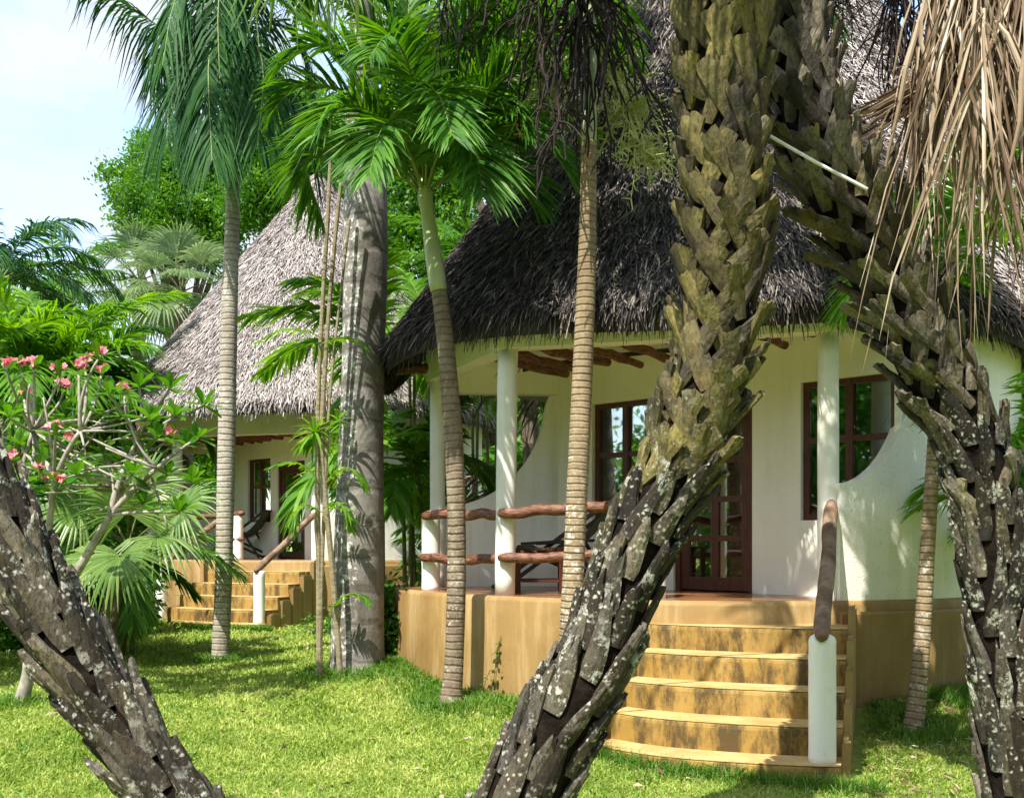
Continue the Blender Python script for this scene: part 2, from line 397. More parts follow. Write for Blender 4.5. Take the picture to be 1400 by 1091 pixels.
# ------------------------------------------------------------------ cottages
HC = np.array([2.2, 12.5])          # centre of the round plan
FZ, RR = 1.185, 3.65
W0 = np.array([2.38, 10.15]); WD = np.array([.732, -.681]); WN = np.array([-.681, -.732])  # porch wall line and its outward normal
def cottage(off, label, thatch, lift, steps_u, n_strand, sw, sl, seed, extra=True):
    r = np.random.default_rng(seed)
    ox, oy, oz = off
    O3 = np.array([ox, oy, oz])
    root = thing('thatched_cottage', label, 'cottage', (HC[0] + ox, HC[1] + oy, oz), 'round thatched cottages')
    def put(mb, name, mat, par=None, **kw):
        mb.V = [v + O3 for v in mb.V]
        return mb.build(name, mat, par or root, **kw)
    def v3(p, z): return np.array([p[0], p[1], z])
    def wall_pt(a, d, z): return v3(W0 + WD * a + WN * d, z)
    wd3 = v3(WD, 0); wn3 = v3(WN, 0); up = np.array([0, 0, 1.])
    # --- round platform
    th = np.linspace(0, 2 * PI, 96, endpoint=False)
    prof = [(RR + .03, -.4), (RR + .02, .3), (RR, FZ - .05), (RR - .012, FZ - .018), (RR - .05, FZ - .002)]
    mb = MB()
    v = np.array([[HC[0] + q * math.cos(t), HC[1] + q * math.sin(t), z] for q, z in prof for t in th])
    n = 96; K = len(prof); i = np.arange(K - 1)[:, None] * n; j = np.arange(n)[None]; j2 = (j + 1) % n
    mb.add(v, np.stack([i + j, i + j2, i + n + j2, i + n + j], -1).reshape(-1, 4))
    put(mb, 'platform', M_ochre, smooth=True)
    mb = MB(); rr = RR - .05
    mb.add(np.r_[[[HC[0], HC[1], FZ]], [[HC[0] + rr * math.cos(t), HC[1] + rr * math.sin(t), FZ - .002] for t in th]],
           [(0, 1 + k, 1 + (k + 1) % n) for k in range(n)])
    put(mb, 'porch_floor', M_floor)
    # --- porch wall with openings (a, z) : left window, door, right window
    TOP = 3.76 + lift
    a0, a1 = -2.60, 1.49
    op = [(-2.02, -1.18, 1.93, 3.24), (-.93, 0.0, FZ, 3.13), (.52, 1.43, 1.90, 3.22)]
    T = .16
    mb = MB()
    def wbox(b0, b1, z0, z1, d0=-T, d1=0.0, m=None):
        (m or mb).box(wall_pt((b0 + b1) / 2, (d0 + d1) / 2, (z0 + z1) / 2), wd3 * (b1 - b0) / 2, wn3 * (d1 - d0) / 2, up * (z1 - z0) / 2)
    cuts = [a0] + [q for o in op for q in o[:2]] + [a1]
    for b0, b1 in zip(cuts[::2], cuts[1::2]): wbox(b0, b1, FZ - .05, TOP)
    for b0, b1, z0, z1 in op:
        wbox(b0, b1, z1, TOP)
        if z0 > FZ + .01: wbox(b0, b1, FZ - .05, z0)
    put(mb, 'porch_wall', M_wall)
    # --- outer wall: rough plaster drum from the right column round the back, with a scooped end
    CB = np.array([2.81, 9.1])
    tC = math.atan2(9.02 - HC[1], 2.86 - HC[0]); tA = math.radians(116)
    N = 90
    tt = np.r_[np.linspace(tC, tC + .30, 30), np.linspace(tC + .31, tA - 2 * PI + 2 * PI, N - 30)]
    arc = (tt - tC) * 3.58
    ztop = np.where(arc < .84, 2.21 + (TOP - 2.21) * (1 - np.sqrt(np.clip(1 - (arc / .84) ** 2, 0, 1))), TOP)
    mb = MB(); ro, ri = 3.60, 3.46
    vo = np.c_[HC[0] + ro * np.cos(tt), HC[1] + ro * np.sin(tt)]; vi = np.c_[HC[0] + ri * np.cos(tt), HC[1] + ri * np.sin(tt)]
    zb = FZ - .09
    vv = np.r_[np.c_[vo, np.full(N, zb)], np.c_[vo, ztop], np.c_[vi, ztop], np.c_[vi, np.full(N, zb)]]
    k = np.arange(N - 1)
    fs = [np.stack([q * N + k, q * N + k + 1, (q + 1) * N + k + 1, (q + 1) * N + k], -1) for q in range(3)]
    fs.append(np.array([[0, N, 2 * N, 3 * N], [N - 1, 4 * N - 1, 3 * N - 1, 2 * N - 1]]))
    mb.add(vv, np.concatenate(fs)); put(mb, 'outer_wall', M_rough)
    mb = MB(); e1 = W0 + WD * -2.56 - WN * .10; e2 = HC + 3.5 * np.array([math.cos(tA), math.sin(tA)])
    dd = nrm(e2 - e1); nn2 = np.array([-dd[1], dd[0]])
    mb.box(v3((e1 + e2) / 2, (FZ + TOP) / 2 - .02), v3((e2 - e1) / 2, 0), v3(nn2 * .07, 0), up * (TOP - FZ) / 2); put(mb, 'side_wall', M_rough)
    # plinth band under the outer wall
    mb = MB(); q = RR + .055
    t2 = np.linspace(tC - .01, tA, 60); m_ = len(t2)
    pts = [(q + .02, -.4), (q, FZ - .12), (q - .015, FZ - .095), (3.55, FZ - .09)]
    v = np.array([[HC[0] + a * math.cos(t), HC[1] + a * math.sin(t), z] for a, z in pts for t in t2])
    i = np.arange(3)[:, None] * m_; j = np.arange(m_ - 1)[None]
    f = np.stack([i + j, i + j + 1, i + m_ + j + 1, i + m_ + j], -1).reshape(-1, 4)
    f = np.r_[f, [[0, m_, 2 * m_, 3 * m_]]]
    mb.add(v, f); put(mb, 'plinth', M_ochre)
    # --- left end wall with quarter round opening
    pA = np.array([-.80, 11.72]); pB = W0 + WD * -2.52
    d = pB - pA; Ld = np.linalg.norm(d); d = d / Ld; nb = np.array([d[1], -d[0]]) * -1
    M = 30; s = np.linspace(0, Ld, M); Wd = .90 * Ld
    zt = np.where(s < Wd, 2.10 + 1.29 * (1 - np.sqrt(np.clip(1 - (s / Wd) ** 2, 0, 1))), 3.395)
    front = pA + d * s[:, None]; back = front + nb * .15
    mb = MB(); z0 = np.full(M, FZ - .05)
    vv = np.r_[np.c_[front, z0], np.c_[front, zt], np.c_[back, zt], np.c_[back, z0]]
    k = np.arange(M - 1)
    fs = [np.stack([q * M + k, q * M + k + 1, (q + 1) * M + k + 1, (q + 1) * M + k], -1) for q in range(3)]
    fs.append(np.array([[0, M, 2 * M, 3 * M], [M - 1, 4 * M - 1, 3 * M - 1, 2 * M - 1]]))
    mb.add(vv, np.concatenate(fs))
    put(mb, 'end_wall', M_white)
    # --- beams
    A = np.array([-.85, 11.70]); B = np.array([-.07, 9.90]); Cc = np.array([2.81, 9.10]); Eb = np.array([3.62, 10.0])
    mb = MB()
    def beam(p, q, z0, z1, w, e0=0, e1=0):
        p = np.asarray(p, float); q = np.asarray(q, float); dd = nrm(q - p); p = p - dd * e0; q = q + dd * e1; nn = np.array([-dd[1], dd[0]])
        mb.box(v3((p + q) / 2, (z0 + z1) / 2), v3((q - p) / 2, 0), v3(nn * w / 2, 0), up * (z1 - z0) / 2)
    beam(B, Cc, 3.55, 4.02 + lift, .20, .12, .12)
    put(mb, 'front_beam', M_wall); mb = MB()
    beam(A, B, 3.53, 4.00 + lift, .20, .12, -.13)
    beam(pA - d * .1 + nb * .075, pB + nb * .075, 3.40, 3.99 + lift, .17)
    put(mb, 'side_beam', M_wall); mb = MB()
    beam(Cc, Eb, 3.56, 4.01 + lift, .20, -.115, .1)
    put(mb, 'end_beam', M_wall)
    # ceiling
    mb = MB()
    poly = [A, B, Cc, W0 + WD * 1.6, W0 + WD * -2.6 + WN * .02, pA]
    mb.prism(poly, 3.70 + min(lift, .05), 3.73 + min(lift, .05)); put(mb, 'ceiling', M_wall)
    # rafters (logs) from the wall towards the front beam
    for a in (-2.28, -1.95, -1.55, -1.18, -.78, -.36, .06, .42, .80, 1.15):
        st = W0 + WD * a + WN * .02
        ln = max(.35, np.dot(WN, [1, 0]) * 0 + 9)
        # stop at the front beam line or side beam
        best = 3.0
        for p, q in ((B, Cc), (A, B)):
            e = q - p; den = WN[0] * e[1] - WN[1] * e[0]
            if abs(den) < 1e-6: continue
            w = p - st; tt_ = (w[0] * e[1] - w[1] * e[0]) / den; uu = (w[0] * WN[1] - w[1] * WN[0]) / den
            if tt_ > .1 and -.05 <= uu <= 1.05: best = min(best, tt_)
        gap = .10 + .22 * r.random()
        if best > gap + .3:
            p0 = v3(st + WN * gap, 3.61 - .06 * r.random()); p1 = v3(st + WN * (best - .02), 3.63)
            mb = MB(); K = 9; t = np.linspace(0, 1, K)[:, None]
            pts = p0 * (1 - t) + p1 * t + r.normal(0, .008, (K, 3))
            mb.tube(pts, .042 + .01 * r.random() + .005 * r.normal(size=K), 9)
            put(mb, 'rafter', M_log, smooth=False)
    # wall plate log poking out under the left eave
    mb = MB(); mb.tube([v3(A + np.array([-.55, .28]), 3.70), v3(A + np.array([-.2, .1]), 3.69), v3(A + np.array([-.06, .03]), 3.68)], .06, 9); put(mb, 'rafter', M_log)
    # columns
    def col(c, z0, z1, rad, dome=False, name='column', lean=(0, 0)):
        mb = MB(); K = 14; z = np.linspace(z0, z1, K); rd = np.full(K, rad) * (1 + .012 * r.normal(size=K))
        pts = np.c_[np.full(K, c[0]) + np.linspace(0, lean[0], K), np.full(K, c[1]) + np.linspace(0, lean[1], K), z]
        if dome:
            ex = np.linspace(.2, 1, 6); pts = np.r_[pts, np.c_[np.full(6, pts[-1, 0]), np.full(6, pts[-1, 1]), z1 + rad * .6 * np.sin(ex * PI / 2)]]
            rd = np.r_[rd, rad * np.cos(ex * PI / 2 * .985)]
        mb.tube(pts, rd, 20, cap=True); return put(mb, name, M_white, smooth=True)
    col(A, FZ - .02, 3.53, .088); col(B, FZ - .02, 3.56, .098, lean=(.03, 0)); col(Cc, FZ - .12, 3.555, .092)
    col((-.862, 10.88), FZ - .02, 1.97, .098, True, 'short_post')
    col((1.30, 9.30), FZ - .02, 1.97, .095, True, 'short_post')
    # rail logs
    def log(p0, p1, rad, name, mat, K=9, jit=.012):
        mb = MB(); t = np.linspace(0, 1, K)[:, None]; p0 = np.asarray(p0, float); p1 = np.asarray(p1, float)
        pts = p0 * (1 - t) + p1 * t; pts[1:-1] += r.normal(0, jit, (K - 2, 3))
        pts = spline(pts, K * 3)
        rd = rad * (1 + .025 * r.normal(size=len(pts))); rd[0] *= .72; rd[-1] *= .72
        pts = np.r_[[pts[0] - (pts[1] - pts[0]) * .25], pts, [pts[-1] + (pts[-1] - pts[-2]) * .25]]; rd = np.r_[rd[0] * .6, rd, rd[-1] * .6]
        mb.tube(pts, rd, 11, wob=.02); return put(mb, name, mat, smooth=True)
    log((-.93, 10.76, 1.965), (-.06, 9.86, 1.975), .050, 'porch_rail', M_log); log((-.96, 10.78, 1.53), (-.06, 9.87, 1.53), .048, 'porch_rail', M_log)
    log((-.12, 9.78, 1.97), (1.42, 9.22, 2.06), .053, 'porch_rail', M_log); log((-.12, 9.78, 1.545), (1.42, 9.22, 1.57), .048, 'porch_rail', M_log)
    # --- windows
    def window(a, b, z0, z1, vs, hs):
        f = MB(); fw, dd = .055, .035; dep = -.09
        def fb(b0, b1, y0, y1, q=0): wbox(b0, b1, y0, y1, dep - dd - q, dep + dd + q, f)
        fb(a, a + fw, z0, z1); fb(b - fw, b, z0, z1); fb(a + fw, b - fw, z0, z0 + fw); fb(a + fw, b - fw, z1 - fw, z1)
        for u in vs: fb(u - .035, u + .035, z0 + fw, z1 - fw, .004)
        for w in hs: fb(a + fw, b - fw, w - .028, w + .028, -.004)
        # thin sash lines inside each light
        fr = put(f, 'window', M_frame)
        us = [a + fw] + list(vs) + [b - fw]; ws = [z0 + fw] + list(hs) + [z1 - fw]
        for i in range(len(us) - 1):
            for k in range(len(ws) - 1):
                sash = MB(); e = .02
                u0 = us[i] + (.035 if i else 0) ; u1 = us[i + 1] - (.035 if i < len(us) - 2 else 0); w0 = ws[k] + (.028 if k else 0); w1 = ws[k + 1] - (.028 if k < len(ws) - 2 else 0)
                p = MB(); wbox(u0 + .001, u1 - .001, w0 + .001, w1 - .001, dep - .006, dep + .002, p); put(p, 'pane', M_glass, fr)
        return fr
    window(*op[0], [-1.60], [2.66])
    window(*op[2], [.98], [2.66])
    # burglar bars and curtains
    mb = MB()
    for a in np.arange(-1.5, -1.22, .055): mb.tube([wall_pt(a, -.30, 2.72), wall_pt(a, -.30, 3.16)], .008, 6)
    for z in (2.72, 3.16): mb.tube([wall_pt(-1.54, -.30, z), wall_pt(-1.21, -.30, z)], .009, 6)
    put(mb, 'window_bar', M_dark)
    for (b0, b1) in ((.55, .92), (-1.98, -1.72)):
        K = 60; a = np.linspace(b0, b1, K); dpt = -.24 + .025 * np.sin(np.linspace(0, 46, K)) + .01 * r.normal(size=K)
        mb = MB(); v = np.r_[[wall_pt(x, y, 1.85) for x, y in zip(a, dpt)], [wall_pt(x, y * .9 - .02, 3.25) for x, y in zip(a, dpt)]]
        k = np.arange(K - 1); mb.add(v, np.stack([k, k + 1, K + k + 1, K + k], -1)); put(mb, 'curtain', M_curtain, smooth=True)
    # --- door: jambs, two columns of four lights
    b0, b1, z0, z1 = op[1]
    f = MB(); dep = -.085
    def fb(p0, p1, y0, y1, q=.03): wbox(p0, p1, y0, y1, dep - q, dep + q, f)
    fb(b0, b0 + .06, z0, z1, .05); fb(b1 - .06, b1, z0, z1, .05); fb(b0 + .06, b1 - .06, z1 - .19, z1, .045)
    dr = put(f, 'door', M_frame)
    f = MB(); l0, l1 = b0 + .065, b1 - .065; zt = z1 - .195; zb = z0 + .015
    mid = (l0 + l1) / 2
    fb(l0, l0 + .085, zb, zt); fb(l1 - .085, l1, zb, zt); fb(l0 + .085, l1 - .085, zb, zb + .13, .028)
    rows = np.linspace(zb + .13, zt, 5)
    fb(mid - .038, mid + .038, rows[0], rows[-1] - .05, .026)
    for q in range(1, 5): fb(l0 + .085, l1 - .085, rows[q] - (.055 if q == 4 else .03), rows[q] + (0 if q == 4 else .03), .022)
    leafo = put(f, 'door_leaf', M_frame, dr)
    p = MB(); wbox(l0 + .08, l1 - .08, zb + .1, zt - .02, dep - .006, dep + .002, p); put(p, 'pane', M_glass, dr)
    h = MB(); hp = wall_pt(l0 + .045, dep + .03, 2.18); h.box(hp + wn3 * .004, wd3 * .018, wn3 * .004, up * .07)
    h.tube([hp + wn3 * .005, hp + wn3 * .05, hp + wn3 * .055 + wd3 * .1], .009, 7); put(h, 'handle', M_metal, dr)
    mb = MB(); wbox(b0 - .03, b1, FZ, FZ + .03, -.02, .16, mb); put(mb, 'doormat', M_dark) if False else None
    # room: a floor plate and back wall are the drum itself; curtain-dark ceiling
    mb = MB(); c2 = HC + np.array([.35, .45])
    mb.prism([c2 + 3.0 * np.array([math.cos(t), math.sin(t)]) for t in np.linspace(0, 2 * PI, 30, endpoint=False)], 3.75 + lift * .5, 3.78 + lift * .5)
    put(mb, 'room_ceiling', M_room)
    # --- steps
    DS = nrm(np.array([-.34, -.94])); ES = np.array([-DS[1], DS[0]]); OS = np.array([2.06, 9.02])
    uL, uR = steps_u
    nst = 5; rise = .21; tr = .345
    for kk in range(1, nst + 1):
        ztop = FZ - rise * kk; s1 = tr * kk + .02
        wL = uL - .035 * kk; wR = uR
        u = np.linspace(wL, wR, 25); mid = (wL + wR) / 2; hw = (wR - wL) / 2
        sh = (u - mid) / hw
        fr = s1 - (.05 + .055 * kk) * np.clip(-sh, 0, 1) ** 2.2 - .10 * np.clip(sh, 0, 1) ** 3 + .10 - .03 * (kk == 1)
        front = OS + u[:, None] * ES + fr[:, None] * DS
        bk = -.55
        backp = np.array([OS + wR * ES + bk * DS, OS + wL * ES + bk * DS]) if kk == 1 else np.array([OS + wR * ES + (fr[-1] - tr - .3) * DS, OS + wL * ES + (fr[0] - tr - .3) * DS])
        poly = np.r_[front, backp]
        zb = FZ - rise * (kk + 1) - (.0 if kk < nst else .3)
        # rounded nosing
        cen = poly.mean(0)
        lev = [(0, zb), (0, ztop - .035), (.006, ztop - .012), (.02, ztop - .002), (.035, ztop)]
        mbs = MB(); n = len(poly); vv = []
        for ins, z in lev:
            q = poly.copy(); q[:25] = q[:25] - DS * ins; q[:, :] = q
            vv.append(np.c_[q, np.full(n, z)])
        vv = np.concatenate(vv); i = np.arange(len(lev) - 1)[:, None] * n; j = np.arange(n)[None]; j2 = (j + 1) % n
        mbs.add(vv, np.stack([i + j, i + j2, i + n + j2, i + n + j], -1).reshape(-1, 4))
        st = put(mbs, 'step', M_riser)
        mt = MB(); tp = poly.copy(); tp[:25] -= DS * .012
        mt.prism(tp - 0, ztop - .004 + .006, ztop + .007); put(mt, 'tread', M_tread, st)
    # side cheek on the right: rounded blocks stepping down
    for kk in range(0, nst):
        s0 = -.25 if kk == 0 else tr * kk - .12; s1 = tr * (kk + 1) - .14
        zt = FZ - rise * kk - .045 if kk else FZ - .03
        a = OS + (uR + .002) * ES; w = .055
        pts = [a + s0 * DS, a + s1 * DS, a + (s1 - .05) * DS + w * ES, a + s0 * DS + w * ES]
        mb = MB(); mb.prism([pts[0], pts[3], pts[2], pts[1]][::-1], -.3, zt - .03)
        inn = [np.asarray(p) for p in pts]
        mb.prism([p + .0 for p in [inn[0] + ES * .006, inn[1] + ES * .006 - DS * .03, inn[2] - ES * .012 - DS * .03, inn[3] - ES * .012]], zt - .032, zt)
        put(mb, 'step_cheek', M_ochre)
    # posts and sloping handrails
    sf = tr * nst
    pr = OS + (uR - .13) * ES + (sf - .12) * DS
    pl = OS + (uL - .14) * ES + (sf - .32) * DS
    zs = FZ - rise * nst
    col(pr, zs - .02, zs + .86, .095, True, 'stair_post'); col(pl, zs - .02, zs + .86, .095, True, 'stair_post')
    log(np.r_[pr + DS * .10, 1.035], (2.80, 8.97, 2.03), .060, 'handrail', M_log_raw, 6, .004)
    log(np.r_[pl + DS * .12, 1.05], np.r_[OS + (uL + .04) * ES + (-.18) * DS, 2.0], .060, 'handrail', M_log_raw, 6, .004)
    # --- roof: inner shell + strands
    Re, ze, za = (3.80, 3.86 + lift, 9.75 + lift) if extra else (4.30, 3.80 + lift, 9.35 + lift)
    cav = .25 if extra else .02
    mb = MB(); n = 96; K = 14
    q = np.linspace(0, 1, K)
    rad = Re * (1 - q); zz = ze + (za - ze) * q + .12 * np.sin(q * PI)
    def surf(qv, tv):
        rad = Re * (1 - qv); z = ze + (za - ze) * qv - cav * np.sin(qv * PI) + .05 * np.sin(tv * 5 + 1) * (1 - qv)
        return np.stack([HC[0] + rad * np.cos(tv), HC[1] + rad * np.sin(tv), z], -1)
    def qmin(tv):
        a = np.degrees(np.mod(tv, 2 * PI)); return .24 * sst(96, 112, a) * (1 - sst(158, 172, a)) if extra else 0 * a
    Q, TT = np.meshgrid(np.linspace(0, .995, K), np.linspace(0, 2 * PI, n, endpoint=False), indexing='ij')
    Q = qmin(TT) + Q * (1 - qmin(TT)) - .004 * qmin(TT)
    v1 = surf(Q, TT) - np.array([0, 0, .07]); v2 = surf(Q, TT) - np.array([0, 0, .30]); v2[0] += 0
    i = np.arange(K - 1)[:, None] * n; j = np.arange(n)[None]; j2 = (j + 1) % n
    f = np.stack([i + j, i + j2, i + n + j2, i + n + j], -1).reshape(-1, 4)
    mb.add(v1, f); mb.add(v2, f[:, ::-1]); jj = np.arange(n); m_ = K * n
    mb.Fq.append(np.stack([m_ + jj, m_ + (jj + 1) % n, (jj + 1) % n, jj], -1))
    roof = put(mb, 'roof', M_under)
    # strands
    N = n_strand
    qv = 1 - np.sqrt(r.random(N)); qv = qv * .985
    tv = r.uniform(PI * .80, PI * 2.22, N)
    def strands(m, qv, tv, L, wd, lift0, lift1, jit, bend):
        kp = qv > qmin(tv) - .01; qv = qv[kp]; tv = tv[kp]; N = len(qv)
        p = surf(qv, tv); e = 1e-3
        dn = nrm(surf(qv - e, tv) - p); tg = nrm(surf(qv, tv + e) - p); nn = nrm(np.cross(tg, dn)); nn *= np.sign(nn[:, 2:3])
        ang = r.normal(0, jit, N)[:, None]
        dr_ = dn * np.cos(ang) + tg * np.sin(ang)
        wv = nrm(tg * np.cos(ang) - dn * np.sin(ang) + nn * r.normal(0, .35, N)[:, None])
        u = np.array([0, .5, 1.])
        Lr = L * r.uniform(.55, 1.25, N)
        l0 = r.uniform(lift0[0], lift0[1], N)[:, None, None]; l1 = r.uniform(lift1[0], lift1[1], N)[:, None, None]
        Pc = p[:, None] + dr_[:, None] * (Lr[:, None, None] * u[None, :, None]) + nn[:, None] * (l0 + (l1 - l0) * u[None, :, None])
        Pc[:, 2, 2] -= bend * Lr
        W = wv[:, None] * (wd * r.uniform(.6, 1.3, N))[:, None, None] * np.array([.8, 1, .35])[None, :, None]
        m.ribbons(Pc, W)
    ms = MB(); strands(ms, qv, tv, sl, sw, (-.03, .03), (0, .065), .30, 0)
    Ne = int(n_strand * .14)
    strands(ms, r.uniform(-.005, .06, Ne), r.uniform(PI * (.95 if extra else .80), PI * 2.22, Ne), sl * 1.05, sw * 1.1, (-.10, .02), (-.10, .06), .25, .32)
    strands(ms, r.uniform(-.002, .03, Ne // 2), r.uniform(PI * (.95 if extra else .80), PI * 2.22, Ne // 2), sl * .9, sw * 1.1, (-.24, -.05), (-.24, -.04), .22, .5)
    # sparse cover on the far side
    nb_ = n_strand // 6
    strands(ms, 1 - np.sqrt(r.random(nb_)), r.uniform(PI * .22, PI * .80, nb_), sl * 1.5, sw * 2.4, (-.02, .03), (0, .08), .3, 0)
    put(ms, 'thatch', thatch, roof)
    if extra:
        HB, Rb, zb0, zb1 = np.array([3.7, 14.7]), 4.6, 3.95, 11.6
        def surf(qv, tv):
            rad = Rb * (1 - qv); z = zb0 + (zb1 - zb0) * qv - .2 * np.sin(qv * PI)
            return np.stack([HB[0] + rad * np.cos(tv), HB[1] + rad * np.sin(tv), z], -1)
        mb = MB(); v1 = surf(Q, TT) - np.array([0, 0, .07]); v2 = surf(Q, TT) - np.array([0, 0, .30])
        mb.add(v1, f); mb.add(v2, f[:, ::-1]); mb.Fq.append(np.stack([m_ + jj, m_ + (jj + 1) % n, (jj + 1) % n, jj], -1))
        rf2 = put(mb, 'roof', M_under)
        ms = MB(); N2 = 50000; globals()['_s'] = 0
        strands_on(ms, surf, (1 - np.sqrt(r.random(N2))) * .98, r.uniform(PI * 1.25, PI * 2.25, N2), .25, .0075, r)
        N2 = 4000; strands_on(ms, surf, (1 - np.sqrt(r.random(N2))) * .98, r.uniform(PI * .25, PI * 1.25, N2), .5, .025, r)
        put(ms, 'thatch', M_thatch_pale, rf2)  # same weathering as the front roof; pale colour stands in for sun
        mb = MB(); t3 = np.radians(np.linspace(-68, 118, 60)); k = np.arange(59)
        v = np.r_[np.c_[HB[0] + 3.95 * np.cos(t3), HB[1] + 3.95 * np.sin(t3), np.full(60, -.4)], np.c_[HB[0] + 3.95 * np.cos(t3), HB[1] + 3.95 * np.sin(t3), np.full(60, 4.5)]]
        mb.add(v, np.stack([k, k + 1, 61 + k, 60 + k], -1)); put(mb, 'rear_wall', M_rough)
    return root
def strands_on(m, surf, qv, tv, L, wd, r, jit=.34):
    N = len(qv); p = surf(qv, tv); e = 1e-3
    dn = nrm(surf(qv - e, tv) - p); tg = nrm(surf(qv, tv + e) - p); nn = nrm(np.cross(tg, dn)); nn *= np.sign(nn[:, 2:3])
    ang = r.normal(0, jit, N)[:, None]; dr_ = dn * np.cos(ang) + tg * np.sin(ang)
    wv = nrm(tg * np.cos(ang) - dn * np.sin(ang) + nn * r.normal(0, .35, N)[:, None]); u = np.array([0, .5, 1.])
    Lr = L * r.uniform(.55, 1.25, N); l0 = r.uniform(-.03, .03, N)[:, None, None]; l1 = r.uniform(0, .10, N)[:, None, None]
    Pc = p[:, None] + dr_[:, None] * (Lr[:, None, None] * u[None, :, None]) + nn[:, None] * (l0 + (l1 - l0) * u[None, :, None])
    m.ribbons(Pc, wv[:, None] * (wd * r.uniform(.6, 1.3, N))[:, None, None] * np.array([.8, 1, .35])[None, :, None])
cot1 = cottage((0, 0, 0), 'round cottage under dark shade-toned thatch with curved ochre steps, nearest to the camera', M_thatch_dark, 0.0, (-.86, .86), 90000, .0066, .22, 3)
cot2 = cottage((-6.46, 10.0, .17), 'pale thatched cottage farther back on the left, behind the slim ringed palm', M_thatch_pale, .33, (-1.30, .86), 78000, .0076, .23, 4, extra=False)

# ------------------------------------------------------------------ porch furniture
def deckchair(name, label, pos, ang):
    t = thing(name, label, 'deck chair', pos, 'folding deck chairs on the porches')
    ca, sa = math.cos(ang), math.sin(ang)
    def w(x, y, z): return np.array(pos) + np.array([x * ca - y * sa, x * sa + y * ca, z])
    def bar(m, a, b, h=.022, q=.018):
        a, b = np.array(a), np.array(b); dd = nrm(b - a); sd = np.array([-sa, ca, 0]); nn = np.cross(dd, sd)
        m.box((a + b) / 2, (b - a) / 2, sd * q, nn * h)
    m = MB()
    for s in (-.29, .29):
        bar(m, w(-.78, s, .02), w(.55, s, .98))
        bar(m, w(.50, s * .88, .02), w(-.50, s * .88, .46))
        bar(m, w(.10, s * 1.1, .50), w(.42, s * 1.1, .02), .02, .015)
        bar(m, w(-.45, s * 1.1, .49), w(.28, s * 1.1, .53), .016, .03)
    for x, z in ((-.76, .04), (.53, .97), (.47, .05), (-.49, .46)): bar_m = m.tube([w(x, -.31, z), w(x, .31, z)], .017, 7)
    m.build('frame', M_dark, t)
    m = MB(); K = 14; u = np.linspace(0, 1, K)
    cx_ = .53 - 1.02 * u; cz = .97 - .51 * u - .26 * np.sin(u * PI) ** 1.1
    v = np.r_[[w(a, -.26, b) for a, b in zip(cx_, cz)], [w(a, .26, b) for a, b in zip(cx_, cz)], [w(a, -.26, b - .008) for a, b in zip(cx_, cz)], [w(a, .26, b - .008) for a, b in zip(cx_, cz)]]
    k = np.arange(K - 1); m.add(v, np.r_[np.stack([k, k + 1, K + k + 1, K + k], -1), np.stack([2 * K + k, 3 * K + k, 3 * K + k + 1, 2 * K + k + 1], -1)])
    m.build('sling', M_canvas, t, smooth=True)
    return t
deckchair('deck_chair', 'dark deck chair with green canvas sling between the table and the porch window', (.62, 10.98, FZ), -.28)
deckchair('deck_chair', 'dark deck chair on the far cottage porch below its window', (-5.45, 20.95, FZ + .17), -.15)
def table(pos):
    t = thing('side_table', 'low red brown slatted table behind the porch rail by the white column', 'table', pos)
    m = MB()
    for k in range(5): m.box(np.array(pos) + [-.22 + .11 * k, 0, .44], [.05, 0, 0], [0, .22, 0], [0, 0, .012])
    m.build('table_top', M_frame, t)
    for x in (-.22, .22):
        for y in (-.17, .17):
            m = MB(); m.box(np.array(pos) + [x, y, .214], [.027, 0, 0], [0, .027, 0], [0, 0, .212]); m.build('leg', M_frame, t)
    m = MB()
    for y in (-.17, .17): m.box(np.array(pos) + [0, y, .37], [.19, 0, 0], [0, .012, 0], [0, 0, .035]); m.box(np.array(pos) + [0, y, .12], [.19, 0, 0], [0, .012, 0], [0, 0, .014])
    m.build('apron', M_frame, t)
table((.28, 10.42, FZ))

